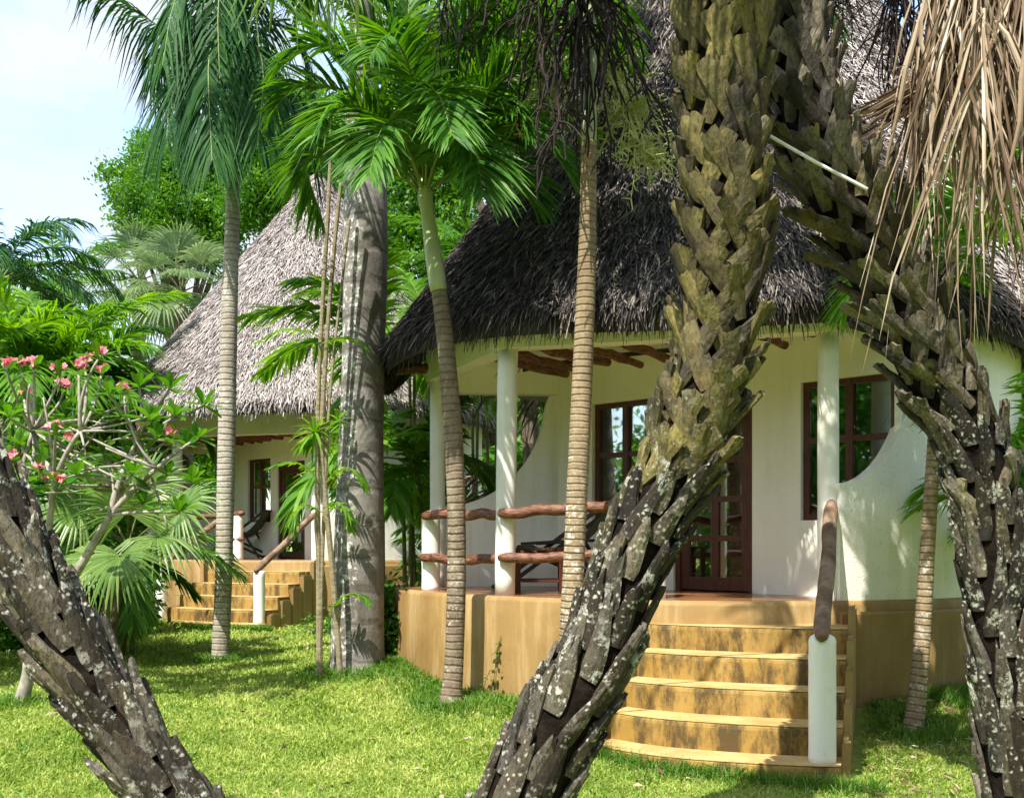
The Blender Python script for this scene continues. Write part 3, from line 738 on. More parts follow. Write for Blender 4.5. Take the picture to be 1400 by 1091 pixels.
# ------------------------------------------------------------------ palms
def frond(par, pts, n, ll, lw, droop=.35, lift=.25, ang=(62, 28), mat=L_palm, r=rng, start=.12, rad=.014, jit=.10, fold=False, name='frond', rib=M_rachis, prof=None, split=1.0, into=None):
    pts = np.asarray(pts, float)
    K = len(pts); seg = np.r_[0, np.cumsum(np.linalg.norm(np.diff(pts, axis=0), axis=1))]; L = seg[-1]
    t = np.linspace(start, .995, n)
    cp = np.stack([np.interp(t * L, seg, pts[:, c]) for c in range(3)], -1)
    Tg = nrm(np.gradient(pts, axis=0)); Tt = nrm(np.stack([np.interp(t * L, seg, Tg[:, c]) for c in range(3)], -1))
    hd = pts[-1] - pts[0]; hd[2] = 0
    if np.linalg.norm(hd) < .1: hd = np.array([1., .3, 0])
    sd = nrm(np.cross(nrm(hd), [0, 0, 1]))
    Sd = nrm(sd - Tt * (Tt @ sd)[:, None]); Nn = np.cross(Sd, Tt)
    pr = np.sin(PI * np.clip((t - start) / (1 - start) * .86 + .12, 0, 1)) ** .55 if prof is None else prof(t)
    a = np.radians(ang[0] + (ang[1] - ang[0]) * t)
    u = np.array([0, .3, .65, 1.])
    m = into or MB()
    for s in (-1, 1):
        aa = a + r.normal(0, jit, n); lf = lift + r.normal(0, jit * 1.4, n)
        d0 = np.cos(aa)[:, None] * Tt + np.sin(aa)[:, None] * (s * Sd * np.cos(lf)[:, None] + Nn * np.sin(lf)[:, None])
        l = ll * pr * r.uniform(.85, 1.1, n)
        g = droop * r.uniform(.6, 1.4, n)
        Pc = cp[:, None] + d0[:, None] * (l[:, None, None] * u[None, :, None])
        Pc[:, :, 2] -= (g * l)[:, None] * u[None] ** 2
        wv = nrm(np.cross(d0, Nn))
        tw = r.normal(0, .35, n)[:, None]; wv = nrm(wv * np.cos(tw) + Nn * np.sin(tw))
        W = wv[:, None] * (lw * np.array([.5, 1, .8, .06]))[None, :, None] * (.6 + .4 * pr)[:, None, None]
        m.ribbons(Pc, W, None if not fold else (np.cross(d0, wv)[:, None] * (lw * np.array([.2, .4, .3, 0]))[None, :, None]))
    o = None
    if into is None: o = m.build(name, mat, par)
    if rad:
        mr = MB(); mr.tube(pts, np.linspace(rad, rad * .25, K), 6)
        if into is None: mr.build('rib', rib, o)
    return o
def arch(p0, az, el, L, drop, n=14, curl=0):
    """rachis: start p0, azimuth, start elevation (deg), length, total fall of elevation (deg)"""
    pts = [np.asarray(p0, float)]; ds = L / (n - 1)
    for k in range(n - 1):
        u = (k + .5) / (n - 1); e = math.radians(el - drop * u ** 1.25); a = az + curl * u
        pts.append(pts[-1] + ds * np.array([math.cos(a) * math.cos(e), math.sin(a) * math.cos(e), math.sin(e)]))
    return np.array(pts)
def trunk_path(rows, Yb, Yt, n=60):
    """rows of (px, py, half width px) from base up -> world path + radii, depth going from Yb to Yt"""
    sp = spline(rows, n); Y = np.linspace(Yb, Yt, n)
    pts = np.array([P(a, b, y) for (a, b, c), y in zip(sp, Y)]); rad = sp[:, 2] * Y / F
    return pts, rad
def ringed(pts, rad, freq, amp):
    """resample densely and press shallow rings into the radius"""
    K = len(pts); seg = np.r_[0, np.cumsum(np.linalg.norm(np.diff(pts, axis=0), axis=1))]
    n = int(seg[-1] * freq * 5); s = np.linspace(0, seg[-1], n)
    p = np.stack([np.interp(s, seg, pts[:, c]) for c in range(3)], -1); q = np.interp(s, seg, rad)
    ph = s * freq + .15 * np.sin(s * 3.1); w = np.abs(((ph % 1) - .5) * 2)
    return p, q * (1 + amp * (w - .6))
GP = 'ringed trunk palms on the lawn'

# royal palm --------------------------------------------------------
pts, rad = trunk_path([(488, 945, 41), (489, 915, 38), (489, 860, 36), (491, 740, 34), (494, 600, 30), (497, 480, 29), (500, 330, 30), (499, 230, 28), (497, 120, 21), (495, 20, 16), (494, -90, 15)], 11.05, 11.4)
royal = thing('royal_palm', 'stout grey royal palm trunk with white lichen, left of the dark thatched cottage', 'palm tree', tuple(ground_px(488, 11.05)))
p, q = ringed(pts, rad, 2.7, .010); m = MB(); m.tube(p, q, 28); m.build('trunk', M_royal, royal, smooth=True, attr=True)
top = pts[-1]
m = MB(); m.tube([top, top + [0, 0, .5], top + [.02, 0, 1.3]], [.15, .16, .07], 14); m.build('crownshaft', M_shaft, royal, smooth=True)
r = np.random.default_rng(21)
for k in range(20):
    az = k * 2.399 + .4; el = 70 - 52 * (k / 19)
    frond(royal, arch(top + [0, 0, 1.2], az, el, 3.1 + .4 * r.random(), 62 + 30 * r.random()), 80, .62, .020, .55, .35 * r.normal() * .5 + .2, mat=L_palm, r=r, rad=.022)

# slim ringed palm, left --------------------------------------------
pts, rad = trunk_path([(301, 920, 19), (302, 903, 13.5), (302, 880, 12), (306, 780, 11.5), (309, 640, 12), (312, 500, 11.5), (315, 380, 10.5), (318, 290, 9.5), (319, 245, 9)], 13.2, 13.2)
slim = thing('slim_palm', 'slim pale ringed palm standing in front of the far cottage steps', 'palm tree', tuple(ground_px(301, 13.2)), GP)
p, q = ringed(pts, rad, 13, .018); m = MB(); m.tube(p, q, 18); m.build('trunk', M_slim, slim, smooth=True, attr=True)
top = pts[-1]
m = MB(); cs = spline([np.r_[top, .095], np.r_[top + [0, 0, .25], .088], np.r_[top + [.02, 0, .7], .065], np.r_[top + [.03, 0, 1.0], .04]], 12); m.tube(cs[:, :3], cs[:, 3], 14); m.build('crownshaft', M_shaft, slim, smooth=True)
r = np.random.default_rng(5); ct = top + np.array([.03, 0, .75])
for pxs, Y1 in ([(318, 190), (290, 120), (245, 60), (165, 0), (90, -50)], 12.9), ([(318, 190), (304, 60), (276, -30), (240, 0), (222, 90)], 12.2), ([(318, 190), (318, 30), (302, -40), (282, 30), (268, 200)], 12.4), \
        ([(318, 190), (326, 60), (336, -30), (350, 20), (360, 150)], 12.5), ([(318, 190), (337, 90), (372, 30), (408, 50), (428, 120)], 13.4), ([(318, 190), (305, 90), (270, 30), (232, 45), (205, 120)], 13.6), \
        ([(318, 190), (323, 60), (312, -40), (298, 20), (306, 215)], 12.0), ([(318, 190), (340, 130), (376, 105), (410, 140), (425, 210)], 12.8), ([(318, 190), (300, 120), (262, 90), (235, 120), (228, 190)], 12.3), \
        ([(318, 190), (330, 40), (360, -40), (400, -50), (450, -10)], 13.8), ([(318, 190), (300, 40), (250, -60), (190, -90), (130, -60)], 14.0), ([(318, 190), (320, 100), (300, 40), (285, 90), (290, 220)], 11.8), ([(318, 190), (328, 110), (345, 60), (360, 100), (352, 200)], 12.1):
    sp = spline(pxs, 18); Ys = np.linspace(13.2, Y1, 18)
    frond(slim, [P(x, y, yy) for (x, y), yy in zip(sp, Ys)], 70, .78, .016, .95, -.05, (58, 30), L_deep, r, .18, .016, .10)

# christmas palm, centre --------------------------------------------
pts, rad = trunk_path([(613, 982, 25), (616, 960, 17.5), (618, 940, 14.5), (621, 900, 13), (624, 800, 13), (624, 700, 12.5), (620, 600, 13), (612, 500, 12), (606, 440, 11.5), (600, 395, 10.5)], 9.48, 9.6)
xm = thing('christmas_palm', 'curved brown palm with a smooth pale green crownshaft, in front of the porch rails', 'palm tree', tuple(ground_px(614, 9.48)), GP)
p, q = ringed(pts, rad, 14, .02); m = MB(); m.tube(p, q, 20); m.build('trunk', M_xmas, xm, smooth=True, attr=True)
cs = spline([(600, 398, 11.5), (595, 365, 12), (589, 325, 10.5), (584, 290, 9), (581, 268, 10), (580, 245, 6)], 16)
m = MB(); m.tube([P(a, b, 9.6) for a, b, c in cs], cs[:, 2] * 9.6 / F, 16); m.build('crownshaft', M_shaft, xm, smooth=True)
r = np.random.default_rng(9); ct = P(580, 268, 9.6)
def px_frond(par, pxs, Y0, Y1, *a, **k):
    sp = spline(pxs, 16); Ys = np.linspace(Y0, Y1, 16)
    return frond(par, [P(x, y, yy) for (x, y), yy in zip(sp, Ys)], *a, **k)
kw = dict(mat=L_palm, r=r, start=.15, rad=.014)
for pxs, Y1 in ([(580, 268), (535, 232), (480, 207), (430, 208), (405, 240)], 9.2), ([(580, 268), (540, 220), (480, 190), (420, 215), (440, 300)], 9.9), \
        ([(582, 266), (630, 225), (690, 190), (745, 195), (770, 230)], 9.4), ([(582, 264), (640, 215), (710, 170), (765, 160), (810, 185)], 10.1), \
        ([(580, 262), (565, 180), (540, 100), (500, 30), (455, -10)], 9.4), ([(581, 262), (590, 170), (615, 80), (660, 10), (715, -30)], 9.3), \
        ([(581, 262), (575, 170), (560, 70), (560, -10), (570, -60)], 10.2), ([(582, 262), (620, 180), (675, 115), (725, 90), (770, 110)], 9.0), \
        ([(580, 264), (530, 190), (470, 130), (410, 115), (375, 150)], 9.5), ([(580, 262), (545, 150), (490, 80), (430, 60), (380, 90)], 9.1), \
        ([(582, 262), (605, 150), (655, 70), (720, 40), (780, 60)], 9.9), ([(581, 266), (560, 210), (540, 170), (520, 180), (505, 240)], 8.3), \
        ([(581, 266), (600, 210), (625, 190), (650, 210), (660, 270)], 8.4), ([(581, 264), (585, 190), (590, 140), (600, 130), (620, 190)], 8.1), ([(581, 264), (570, 150), (555, 80), (530, 50), (505, 80)], 8.2), \
        ([(580, 264), (520, 160), (440, 60), (390, 10), (350, -20)], 10.2), ([(582, 262), (640, 130), (700, 30), (760, -30), (820, -40)], 9.7), ([(581, 262), (600, 120), (640, -10), (680, -60), (720, -60)], 9.9), ([(580, 264), (560, 120), (520, -10), (480, -60), (440, -60)], 9.9), \
        ([(581, 264), (610, 190), (650, 150), (700, 150), (735, 190)], 8.6), ([(580, 264), (550, 200), (500, 150), (460, 150), (430, 190)], 8.7), ([(581, 264), (620, 240), (665, 225), (705, 240), (735, 280)], 9.8):
    px_frond(xm, pxs, 9.6, Y1, 92, .58, .0185, .40, .50, (66, 34), **kw)

# tall tan palm, right of centre ------------------------------------
pts, rad = trunk_path([(772, 1000, 21), (776, 960, 16), (780, 860, 15), (785, 760, 14.5), (790, 650, 14.5), (796, 520, 14), (801, 400, 13), (804, 290, 11.5), (805, 195, 11)], 8.75, 8.8)
tall = thing('tall_palm', 'straight tan ringed palm behind the leaning trunk, dead flower stalks hanging at its top', 'palm tree', tuple(ground_px(772, 8.75)), GP)
p, q = ringed(pts, rad, 17, .024); m = MB(); m.tube(p, q, 20); m.build('trunk', M_tall, tall, smooth=True, attr=True)
cs = spline([(805, 200, 11), (806, 120, 10), (806, 20, 8.5), (806, -60, 6)], 12)
m = MB(); m.tube([P(a, b, 8.8) for a, b, c in cs], cs[:, 2] * 8.8 / F, 14); m.build('crownshaft', M_shaft, tall, smooth=True)
r = np.random.default_rng(12); ct = P(806, -50, 8.8)
for k in range(13):
    frond(tall, arch(ct, k * 2.399 + 1.0, 72 - 60 * k / 12, 2.5, 70 + 25 * r.random()), 62, .55, .019, .45, .3, mat=L_palm, r=r, rad=.016)
def stalks(par, px, py, Y, n, spread, Lr, mat, name, r, rad=.010, thick=1.0, bias=0.):
    m = MB(); o = P(px, py, Y)
    for k in range(n):
        L = r.uniform(*Lr); az = r.uniform(0, 2 * PI); e = r.uniform(.1, 1) * spread
        p = [o + r.normal(0, .03, 3)]; d = np.array([math.cos(az) * e + bias, math.sin(az) * e, -.25]); K = 12
        for q in range(K - 1):
            d = nrm(d + np.array([0, 0, -.24]) + r.normal(0, .17, 3)); p.append(p[-1] + d * L / (K - 1))
        p = spline(p, 26); m.tube(p, np.linspace(rad, rad * .55, 26) * thick, 5)
        for q in range(r.integers(2, 5)):
            i0 = r.integers(8, 22); dd = nrm(np.array([r.normal(), r.normal(), -.4])); l = r.uniform(.08, .25)
            bb = bez([p[i0], p[i0] + dd * l * .6, p[i0] + dd * l + [0, 0, -l * .7]], 6); m.tube(bb, np.linspace(rad * .7, rad * .4, 6), 4)
    return m.build(name, mat, par)
r = np.random.default_rng(31)
stalks(tall, 800, -35, 8.55, 28, .75, (.8, 1.75), M_deadstring, 'dead_flower_stalk', r, .014)
stalks(tall, 770, -60, 8.4, 18, 1.3, (.9, 1.6), M_deadstring, 'dead_flower_stalk', r, .012, bias=-.25)
stalks(tall, 790, 30, 8.5, 16, .35, (.9, 1.6), M_deadstring, 'dead_flower_stalk', r, .013)
stalks(tall, 612, -30, 8.6, 9, .7, (.5, 1.0), M_deadstring, 'dead_flower_stalk', r, .008)
# pale flower sprays
def spray(par, px, py, Y, n, L, r):
    m = MB(); o = P(px, py, Y); base = P(806, 60, 8.8)
    m.tube(bez([base, (base + o) / 2 + [0, 0, .15], o], 8), .012, 6)
    for k in range(n):
        d = nrm(r.normal(0, 1, 3) * [1, .6, .8] + [0, 0, -.35]); l = L * r.uniform(.4, 1.1)
        c = bez([o, o + d * l * .6, o + d * l + [0, 0, -.35 * l]], 8); m.tube(c, np.linspace(.006, .003, 8), 4, cap=False)
        for q in range(12):
            i0 = r.integers(1, 8); e = nrm(r.normal(0, 1, 3) + [0, 0, -.3]); w_ = r.uniform(.05, .12)
            m.tube(bez([c[i0], c[i0] + e * w_ * .6 + r.normal(0, .015, 3), c[i0] + e * w_], 4), [.0055, .005, .0045, .003], 4, cap=False)
    return m.build('flower_spray', L_spray, par)
r = np.random.default_rng(33)
for a in ((862, 140, 8.95, 34, .42, ), (876, 200, 8.95, 26, .34), (745, 120, 9.1, 30, .40), (838, 100, 9.0, 18, .36)): spray(tall, *a, r)

# small leaning palm, right -----------------------------------------
pts, rad = trunk_path([(1246, 1012, 21), (1250, 985, 14), (1256, 930, 11.5), (1262, 850, 11), (1268, 750, 10), (1275, 640, 9), (1281, 540, 8.5), (1290, 430, 8), (1300, 350, 7.5)], 8.3, 8.5)
sp_ = thing('small_palm', 'slender speckled palm leaning in front of the rough white wall', 'palm tree', tuple(ground_px(1246, 8.3)), GP)
p, q = ringed(pts, rad, 17, .018); m = MB(); m.tube(p, q, 16); m.build('trunk', M_tall, sp_, smooth=True, attr=True)
r = np.random.default_rng(14); ct = pts[-1]
for k in range(12):
    frond(sp_, arch(ct, k * 2.399 + 2.2, 72 - 62 * k / 11, 1.35, 70 + 25 * r.random()), 46, .42, .017, .4, .35, mat=L_lime if k % 2 else L_palm, r=r, rad=.010)

# ------------------------------------------------------------------ leaning palms clad in leaf bases
def booted(root, pts, rad, r, per_m, mat_of, Lb, Wb, flare, pair=True, splay=.8, cross=1.3):
    m0 = MB(); m0.tube(pts, rad * .81, 20); m0.build('trunk', M_core, root, smooth=True)
    seg = np.r_[0, np.cumsum(np.linalg.norm(np.diff(pts, axis=0), axis=1))]; L = seg[-1]
    T, U, Bn = frames(pts)
    n = int(L * per_m); groups = {}
    for k in range(n):
        s = (k + .5) / n * L + r.normal(0, .012); th = k * 2.39996 + r.normal(0, .10)
        f = s / L
        i = min(len(pts) - 2, max(0, int(np.searchsorted(seg, s)) - 1))
        def at(ss):
            return np.array([np.interp(ss, seg, pts[:, c]) for c in range(3)]), np.interp(ss, seg, rad)
        t, u, b = T[i], U[i], Bn[i]
        mat = mat_of(f); m = groups.setdefault(mat.name, (mat, MB()))[1]
        Lk = Lb * r.uniform(.75, 1.25); fl = flare(f) * r.uniform(.3, 1.5)
        low = mat is M_boot_low
        for side in ((0,) if low else (-1, 1)):
            rows = 7; cols = 5; vv = np.zeros((rows, cols, 2, 3)); cutj = r.normal(0, .03 if low else .006, cols)
            w0 = Wb * r.uniform(.75, 1.25) * (1.2 if low else 1); Lq = Lk * (1.25 if low else 1)
            thick = .018 + .012 * r.random()
            sk = r.normal(0, .10 if low else .04)
            al = math.atan(cross * w0 / Lq) * (1 if side else 0)
            for a in range(rows):
                x = a / (rows - 1)
                wid = w0 * ((1 - .62 * x ** 1.5) if low else (1 - .18 * x)) * (.75 + .25 * min(1, x * 5))
                off = side * w0 * (splay - cross * x) + sk * x * w0 * 3
                for c in range(cols):
                    y = (c / (cols - 1) - .5)
                    sx = s + Lq * x + (cutj[c] if a == rows - 1 else 0) + side * y * wid * math.sin(al)
                    pc, rc = at(min(max(sx, 0), L)); pc = pc + t * max(0, sx - L)
                    lift = .80 * rc + fl * (x ** 2) + .012 * (1 - 4 * y * y) + .012 + (.028 if low else .038) * min(1, x * 1.3) + (.010 if side > 0 else 0)
                    dth = (off + y * wid * math.cos(al)) / lift
                    rad_dir = math.cos(th + dth) * u + math.sin(th + dth) * b
                    j = r.normal(0, .002)
                    vv[a, c, 0] = pc + rad_dir * (lift + j)
                    vv[a, c, 1] = pc + rad_dir * (lift - thick)
            idx = lambda a, c, q: (a * cols + c) * 2 + q
            fs = []
            for a in range(rows - 1):
                for c in range(cols - 1):
                    fs.append((idx(a, c, 0), idx(a, c + 1, 0), idx(a + 1, c + 1, 0), idx(a + 1, c, 0)))
                    fs.append((idx(a, c, 1), idx(a + 1, c, 1), idx(a + 1, c + 1, 1), idx(a, c + 1, 1)))
                fs.append((idx(a, 0, 0), idx(a + 1, 0, 0), idx(a + 1, 0, 1), idx(a, 0, 1)))
                fs.append((idx(a, cols - 1, 0), idx(a, cols - 1, 1), idx(a + 1, cols - 1, 1), idx(a + 1, cols - 1, 0)))
            for c in range(cols - 1):
                a = rows - 1; fs.append((idx(a, c, 0), idx(a, c + 1, 0), idx(a, c + 1, 1), idx(a, c, 1)))
            m.add(vv.reshape(-1, 3), fs, np.full(rows * cols * 2, s))
    for mat, m in groups.values(): m.build('leaf_bases', mat, root, attr=True)
GL = 'leaning palms clad in old leaf bases'
# trunk crossing the steps
rows1 = [(670, 1185, 78), (705, 1110, 72), (735, 1050, 68), (775, 970, 66), (818, 890, 61), (850, 800, 57), (885, 720, 54), (925, 645, 50), (955, 560, 50), (977, 480, 51), (987, 400, 52), (992, 310, 55), (990, 210, 57), (987, 110, 62), (988, 10, 68), (990, -110, 72), (990, -260, 72)]
pts, rad = trunk_path(rows1, 5.35, 5.7, 90)
lean1 = thing('leaning_palm', 'mossy leaning palm trunk crossing in front of the ochre steps', 'palm tree', tuple(ground_px(670, 5.35)), GL)
top1 = pts[-1]
booted(lean1, pts, rad * .92, np.random.default_rng(41), 37, lambda f: M_boot_low if f < .26 + .14 * random.random() else M_boot, .27, .108, lambda f: .015 + .03 * f + .05 * max(0, 1 - abs(f - .45) / .2))
rowsR = [(1392, 1150, 50), (1386, 1080, 46), (1378, 980, 44), (1366, 880, 44), (1358, 780, 45), (1348, 690, 47), (1325, 600, 50), (1290, 530, 52), (1253, 455, 52), (1218, 380, 55), (1172, 300, 56), (1130, 225, 54), (1104, 150, 48), (1090, 70, 42), (1086, -20, 40), (1088, -140, 42), (1090, -270, 44)]
pts, rad = trunk_path(rowsR, 6.05, 6.2, 90)
leanR = thing('leaning_palm', 'arching palm trunk at the right edge with a shaggy cut top of jutting leaf bases', 'palm tree', tuple(ground_px(1392, 6.05)), GL)
topR = pts[-1]
booted(leanR, pts, rad * .90, np.random.default_rng(42), 37, lambda f: M_boot_low if f < .28 + .12 * random.random() else M_boot_grey,   .26, .095, lambda f: .025 + .09 * math.exp(-((f - .58) / .16) ** 2))
rowsL = [(385, 1290, 57), (305, 1180, 55), (240, 1100, 53), (180, 1015, 52), (125, 935, 52), (72, 850, 52), (28, 770, 52), (-12, 690, 51), (-52, 610, 49), (-95, 520, 47), (-140, 420, 47)]
pts, rad = trunk_path(rowsL, 4.45, 4.75, 80)
leanL = thing('leaning_palm', 'dark lichen-spotted palm trunk leaning out of the lower left corner', 'palm tree', tuple(ground_px(385, 4.45)), GL)
topL = pts[-1]
booted(leanL, pts, rad * .84, np.random.default_rng(43), 44, lambda f: M_boot_low, .27, .088, lambda f: .030 + .02 * f, pair=True, splay=.5, cross=.8)

# fan leaves -----------------------------------------------------------
def fan(par, p0, hub, axis, normal, R, nseg, spread, mat, r, droop=.25, name='fan_leaf', split=.5, rad=.010, stem=M_stem, fold=.35):
    hub = np.asarray(hub, float); a = nrm(axis); nrm_ = nrm(np.asarray(normal, float) - a * np.dot(normal, a)); b = np.cross(nrm_, a)
    ph = np.radians(np.linspace(-spread, spread, nseg)) + r.normal(0, .012, nseg)
    d = np.cos(ph)[:, None] * a + np.sin(ph)[:, None] * b
    dphi = np.radians(2 * spread / nseg)
    u = np.array([.03, .25, split, .75, 1.])
    Rk = R * (1 - .22 * (np.abs(ph) / np.radians(spread)) ** 2) * r.uniform(.9, 1.05, nseg)
    Pc = hub + d[:, None] * (Rk[:, None, None] * u[None, :, None])
    Pc = Pc + nrm_ * (.10 * R * np.sin(u * PI))[None, :, None]
    dv = np.clip(u - split * .7, 0, 1) ** 1.6
    Pc[:, :, 2] -= (droop * R * r.uniform(.6, 1.5, nseg))[:, None] * dv[None] * 2
    w = np.cross(nrm_, d)
    ww = Rk[:, None] * np.minimum(u[None] * math.tan(dphi / 2) * 1.02, split * math.tan(dphi / 2)) * np.array([1, 1, 1, .62, .04])
    m = MB(); m.ribbons(Pc, w[:, None] * ww[..., None], nrm_[None, None] * (ww * fold)[..., None])
    o = m.build(name, mat, par)
    if p0 is not None:
        p0 = np.asarray(p0, float); m = MB(); mid = (p0 + hub) / 2 + np.array([0, 0, .12 * np.linalg.norm(hub - p0)])
        m.tube(bez([p0, mid, hub], 9), np.linspace(rad * 1.5, rad, 9), 6); m.build('petiole', stem, o)
    return o
# living crowns of the leaning palms, above the frame: they shade the cottage roof
def fan_crown(par, top, r, n, R, mat, pet=(.9, 1.4), el=(85, -10)):
    for k in range(n):
        az = k * 2.39996 + r.normal(0, .1); e = math.radians(el[0] + (el[1] - el[0]) * k / (n - 1))
        d = np.array([math.cos(az) * math.cos(e), math.sin(az) * math.cos(e), math.sin(e)])
        L = r.uniform(*pet); hub = top + d * L
        ax = nrm(d + np.array([0, 0, -.35])); nn = nrm(np.array([0, 0, 1.]) - .2 * d)
        if abs(np.dot(ax, nn)) > .95: nn = np.array([-math.cos(az), -math.sin(az), .2])
        fan(par, top + [0, 0, .05], hub, ax, nn, R * r.uniform(.85, 1.1), 38, 115, mat, r, .3)
fan_crown(lean1, top1, np.random.default_rng(51), 9, .80, L_fan, el=(85, 5))
fan_crown(leanR, topR, np.random.default_rng(52), 7, .80, L_fan, el=(85, 10))
# dead fans hanging from the right hand palm
def dead_fan(par, p0, hub, r, n, L, spread, lean=(0, 0)):
    hub = np.asarray(hub, float); K = 8; u = np.linspace(0, 1, K)
    Lr = L * r.uniform(.6, 1.15, n); az = r.uniform(0, 2 * PI, n); e = spread * np.sqrt(r.random(n))
    d = np.stack([np.cos(az) * e + lean[0], np.sin(az) * e * .7, -np.ones(n)], -1); d = nrm(d)
    swirl = nrm(np.stack([np.cos(az + 1.5), np.sin(az + 1.5), np.zeros(n)], -1))
    Pc = hub + d[:, None] * (Lr[:, None, None] * u[None, :, None]) + r.normal(0, .02, (n, 1, 3))
    out = np.stack([np.cos(az), np.sin(az), np.zeros(n)], -1)
    Pc += out[:, None] * (.22 * spread * np.sin(u * PI * .8))[None, :, None] * Lr[:, None, None] * .5
    Pc += swirl[:, None] * (r.normal(0, .085, n)[:, None] * np.sin(u * PI * r.uniform(.8, 2.0, n)[:, None]))[..., None]
    Pc += r.normal(0, .006, Pc.shape)
    tw = r.uniform(0, PI, n)[:, None] + u[None] * r.normal(0, 1.6, n)[:, None]
    wv = np.cos(tw)[..., None] * np.array([1, 0, 0]) + np.sin(tw)[..., None] * np.array([0, 1, 0])
    ww = r.uniform(.005, .017, n)[:, None] * np.array([.6, .9, 1, 1, .9, .75, .5, .06])[None]
    nf = np.stack([-np.sin(tw), np.cos(tw), np.zeros_like(tw)], -1)
    m = MB(); m.ribbons(Pc, wv * ww[..., None], nf * (ww * .5)[..., None])
    o = m.build('dead_fan_leaf', L_dry, par)
    if p0 is not None:
        m = MB(); p0 = np.asarray(p0, float)
        m.tube(bez([p0, (p0 + hub) / 2 + [0, 0, .45], hub + [0, 0, .05]], 12), np.linspace(.028, .014, 12), 7); m.build('petiole', M_cane, o)
r = np.random.default_rng(61)
for px, py, Y, n, L, sp, lean in ((1285, -60, 5.9, 70, 1.55, .20, (.05, 0)), (1335, -90, 5.7, 75, 2.0, .22, (.03, 0)), (1392, -40, 5.6, 70, 1.9, .25, (-.02, 0)), (1440, 60, 5.6, 50, 1.5, .22, (-.12, 0)), (1300, 20, 6.3, 40, 1.2, .25, (-.02, 0)), (1390, -120, 6.3, 50, 2.0, .3, (-.05, 0)), (1345, 10, 5.5, 34, 1.6, .14, (.12, 0))):
    dead_fan(leanR, topR + np.array([.05, 0, .0]), P(px, py, Y), r, int(n * 1.0), L * r.uniform(.8, 1.1), sp * 1.65, lean)
# a dead leaf swung across towards the trunk
def swung(par, pa, pb, Y, n, r, wid):
    a = P(*pa, Y); b = P(*pb, Y + .1); K = 8; u = np.linspace(0, 1, K)
    e = b + r.normal(0, wid, (n, 3)); mid = (a + e) / 2 + np.array([0, 0, -.10]) + r.normal(0, .05, (n, 3))
    Pc = ((1 - u) ** 2)[None, :, None] * a + (2 * u * (1 - u))[None, :, None] * mid[:, None] + (u ** 2)[None, :, None] * e[:, None]
    tw = r.uniform(0, PI, n)[:, None] + u[None] * r.normal(0, 1, n)[:, None]
    wv = np.cos(tw)[..., None] * np.array([0, 0, 1.]) + np.sin(tw)[..., None] * np.array([0, 1, 0])
    ww = r.uniform(.006, .015, n)[:, None] * np.array([.5, .8, 1, 1, .9, .75, .5, .06])[None]
    m = MB(); m.ribbons(Pc, wv * ww[..., None]); m.build('dead_fan_leaf', L_dry, par)
swung(leanR, (1400, 0), (1180, 165), 5.9, 46, r, .07); swung(leanR, (1250, 115), (1165, 175), 6.0, 26, r, .06); swung(leanR, (1160, 135), (1115, 70), 6.0, 22, r, .05)
stalks(leanR, 1235, -70, 6.4, 30, .28, (.7, 1.15), M_deadstring, 'dead_flower_stalk', r, .008)
stalks(leanR, 1150, -40, 6.3, 10, .8, (.25, .5), M_deadstring, 'dead_flower_stalk', r, .006)
r = np.random.default_rng(66)
_L = L_dry; L_dry = L_fan
dead_fan(lean1, top1, P(432, -110, 5.2), r, 46, .62, .75); L_dry = _L
# white rod caught in the trunk
m = MB(); m.tube([P(1045, 182, 5.78), P(1115, 222, 5.75), P(1186, 259, 5.72)], .0095, 7)
tag(m.build('white_rod', M_rope), 'thin white rod lodged across the arching palm trunk', 'rod')

# ------------------------------------------------------------------ thin cane stems with leaf rosettes
canes = thing('cane_plant', 'thin grey twin stems with small leaf tufts beside the royal palm', 'plant', tuple(ground_px(440, 10.65)))
for rows in ([(437, 922, 4.5), (436, 800, 4), (434, 650, 3.6), (436, 520, 3.2), (442, 400, 3), (448, 300, 3), (452, 215, 2.5)], [(466, 930, 4.5), (457, 810, 4), (446, 690, 4), (440, 600, 3.6), (446, 480, 3.2), (455, 360, 3), (466, 250, 2.5)], [(437, 922, 4), (440, 780, 3), (450, 560, 2.2), (466, 400, 2), (478, 300, 2)]):
    pts, rad = trunk_path(rows, 10.65, 10.65, 40); m = MB(); m.tube(pts, rad, 8, wob=.03); m.build('stem', M_cane, canes)
r = np.random.default_rng(71)
def rosette(par, c, n, L, w, mat, r, el=(80, -20), name='leaf_tuft', drop=.5):
    m = MB(); u = np.array([0, .3, .65, 1.])
    az = np.arange(n) * 2.39996 + r.normal(0, .2, n); e = np.radians(el[0] + (el[1] - el[0]) * np.linspace(0, 1, n))
    d = np.stack([np.cos(az) * np.cos(e), np.sin(az) * np.cos(e), np.sin(e)], -1); l = L * r.uniform(.75, 1.15, n)
    Pc = np.asarray(c) + d[:, None] * (l[:, None, None] * u[None, :, None]); Pc[:, :, 2] -= (drop * l)[:, None] * (u ** 2)[None]
    wv = nrm(np.cross(d, [0, 0, 1.01])); nn = np.cross(wv, d)
    W = wv[:, None] * (w * np.array([.35, 1, .85, .05]))[None, :, None]
    m.ribbons(Pc, W, -nn[:, None] * (w * np.array([.1, .35, .3, 0]))[None, :, None]); return m.build(name, mat, par)
rosette(canes, P(430, 590, 10.6), 30, .34, .018, L_lime, r, (85, -35)); rosette(canes, P(462, 575, 10.7), 14, .28, .018, L_lime, r, (85, 0))
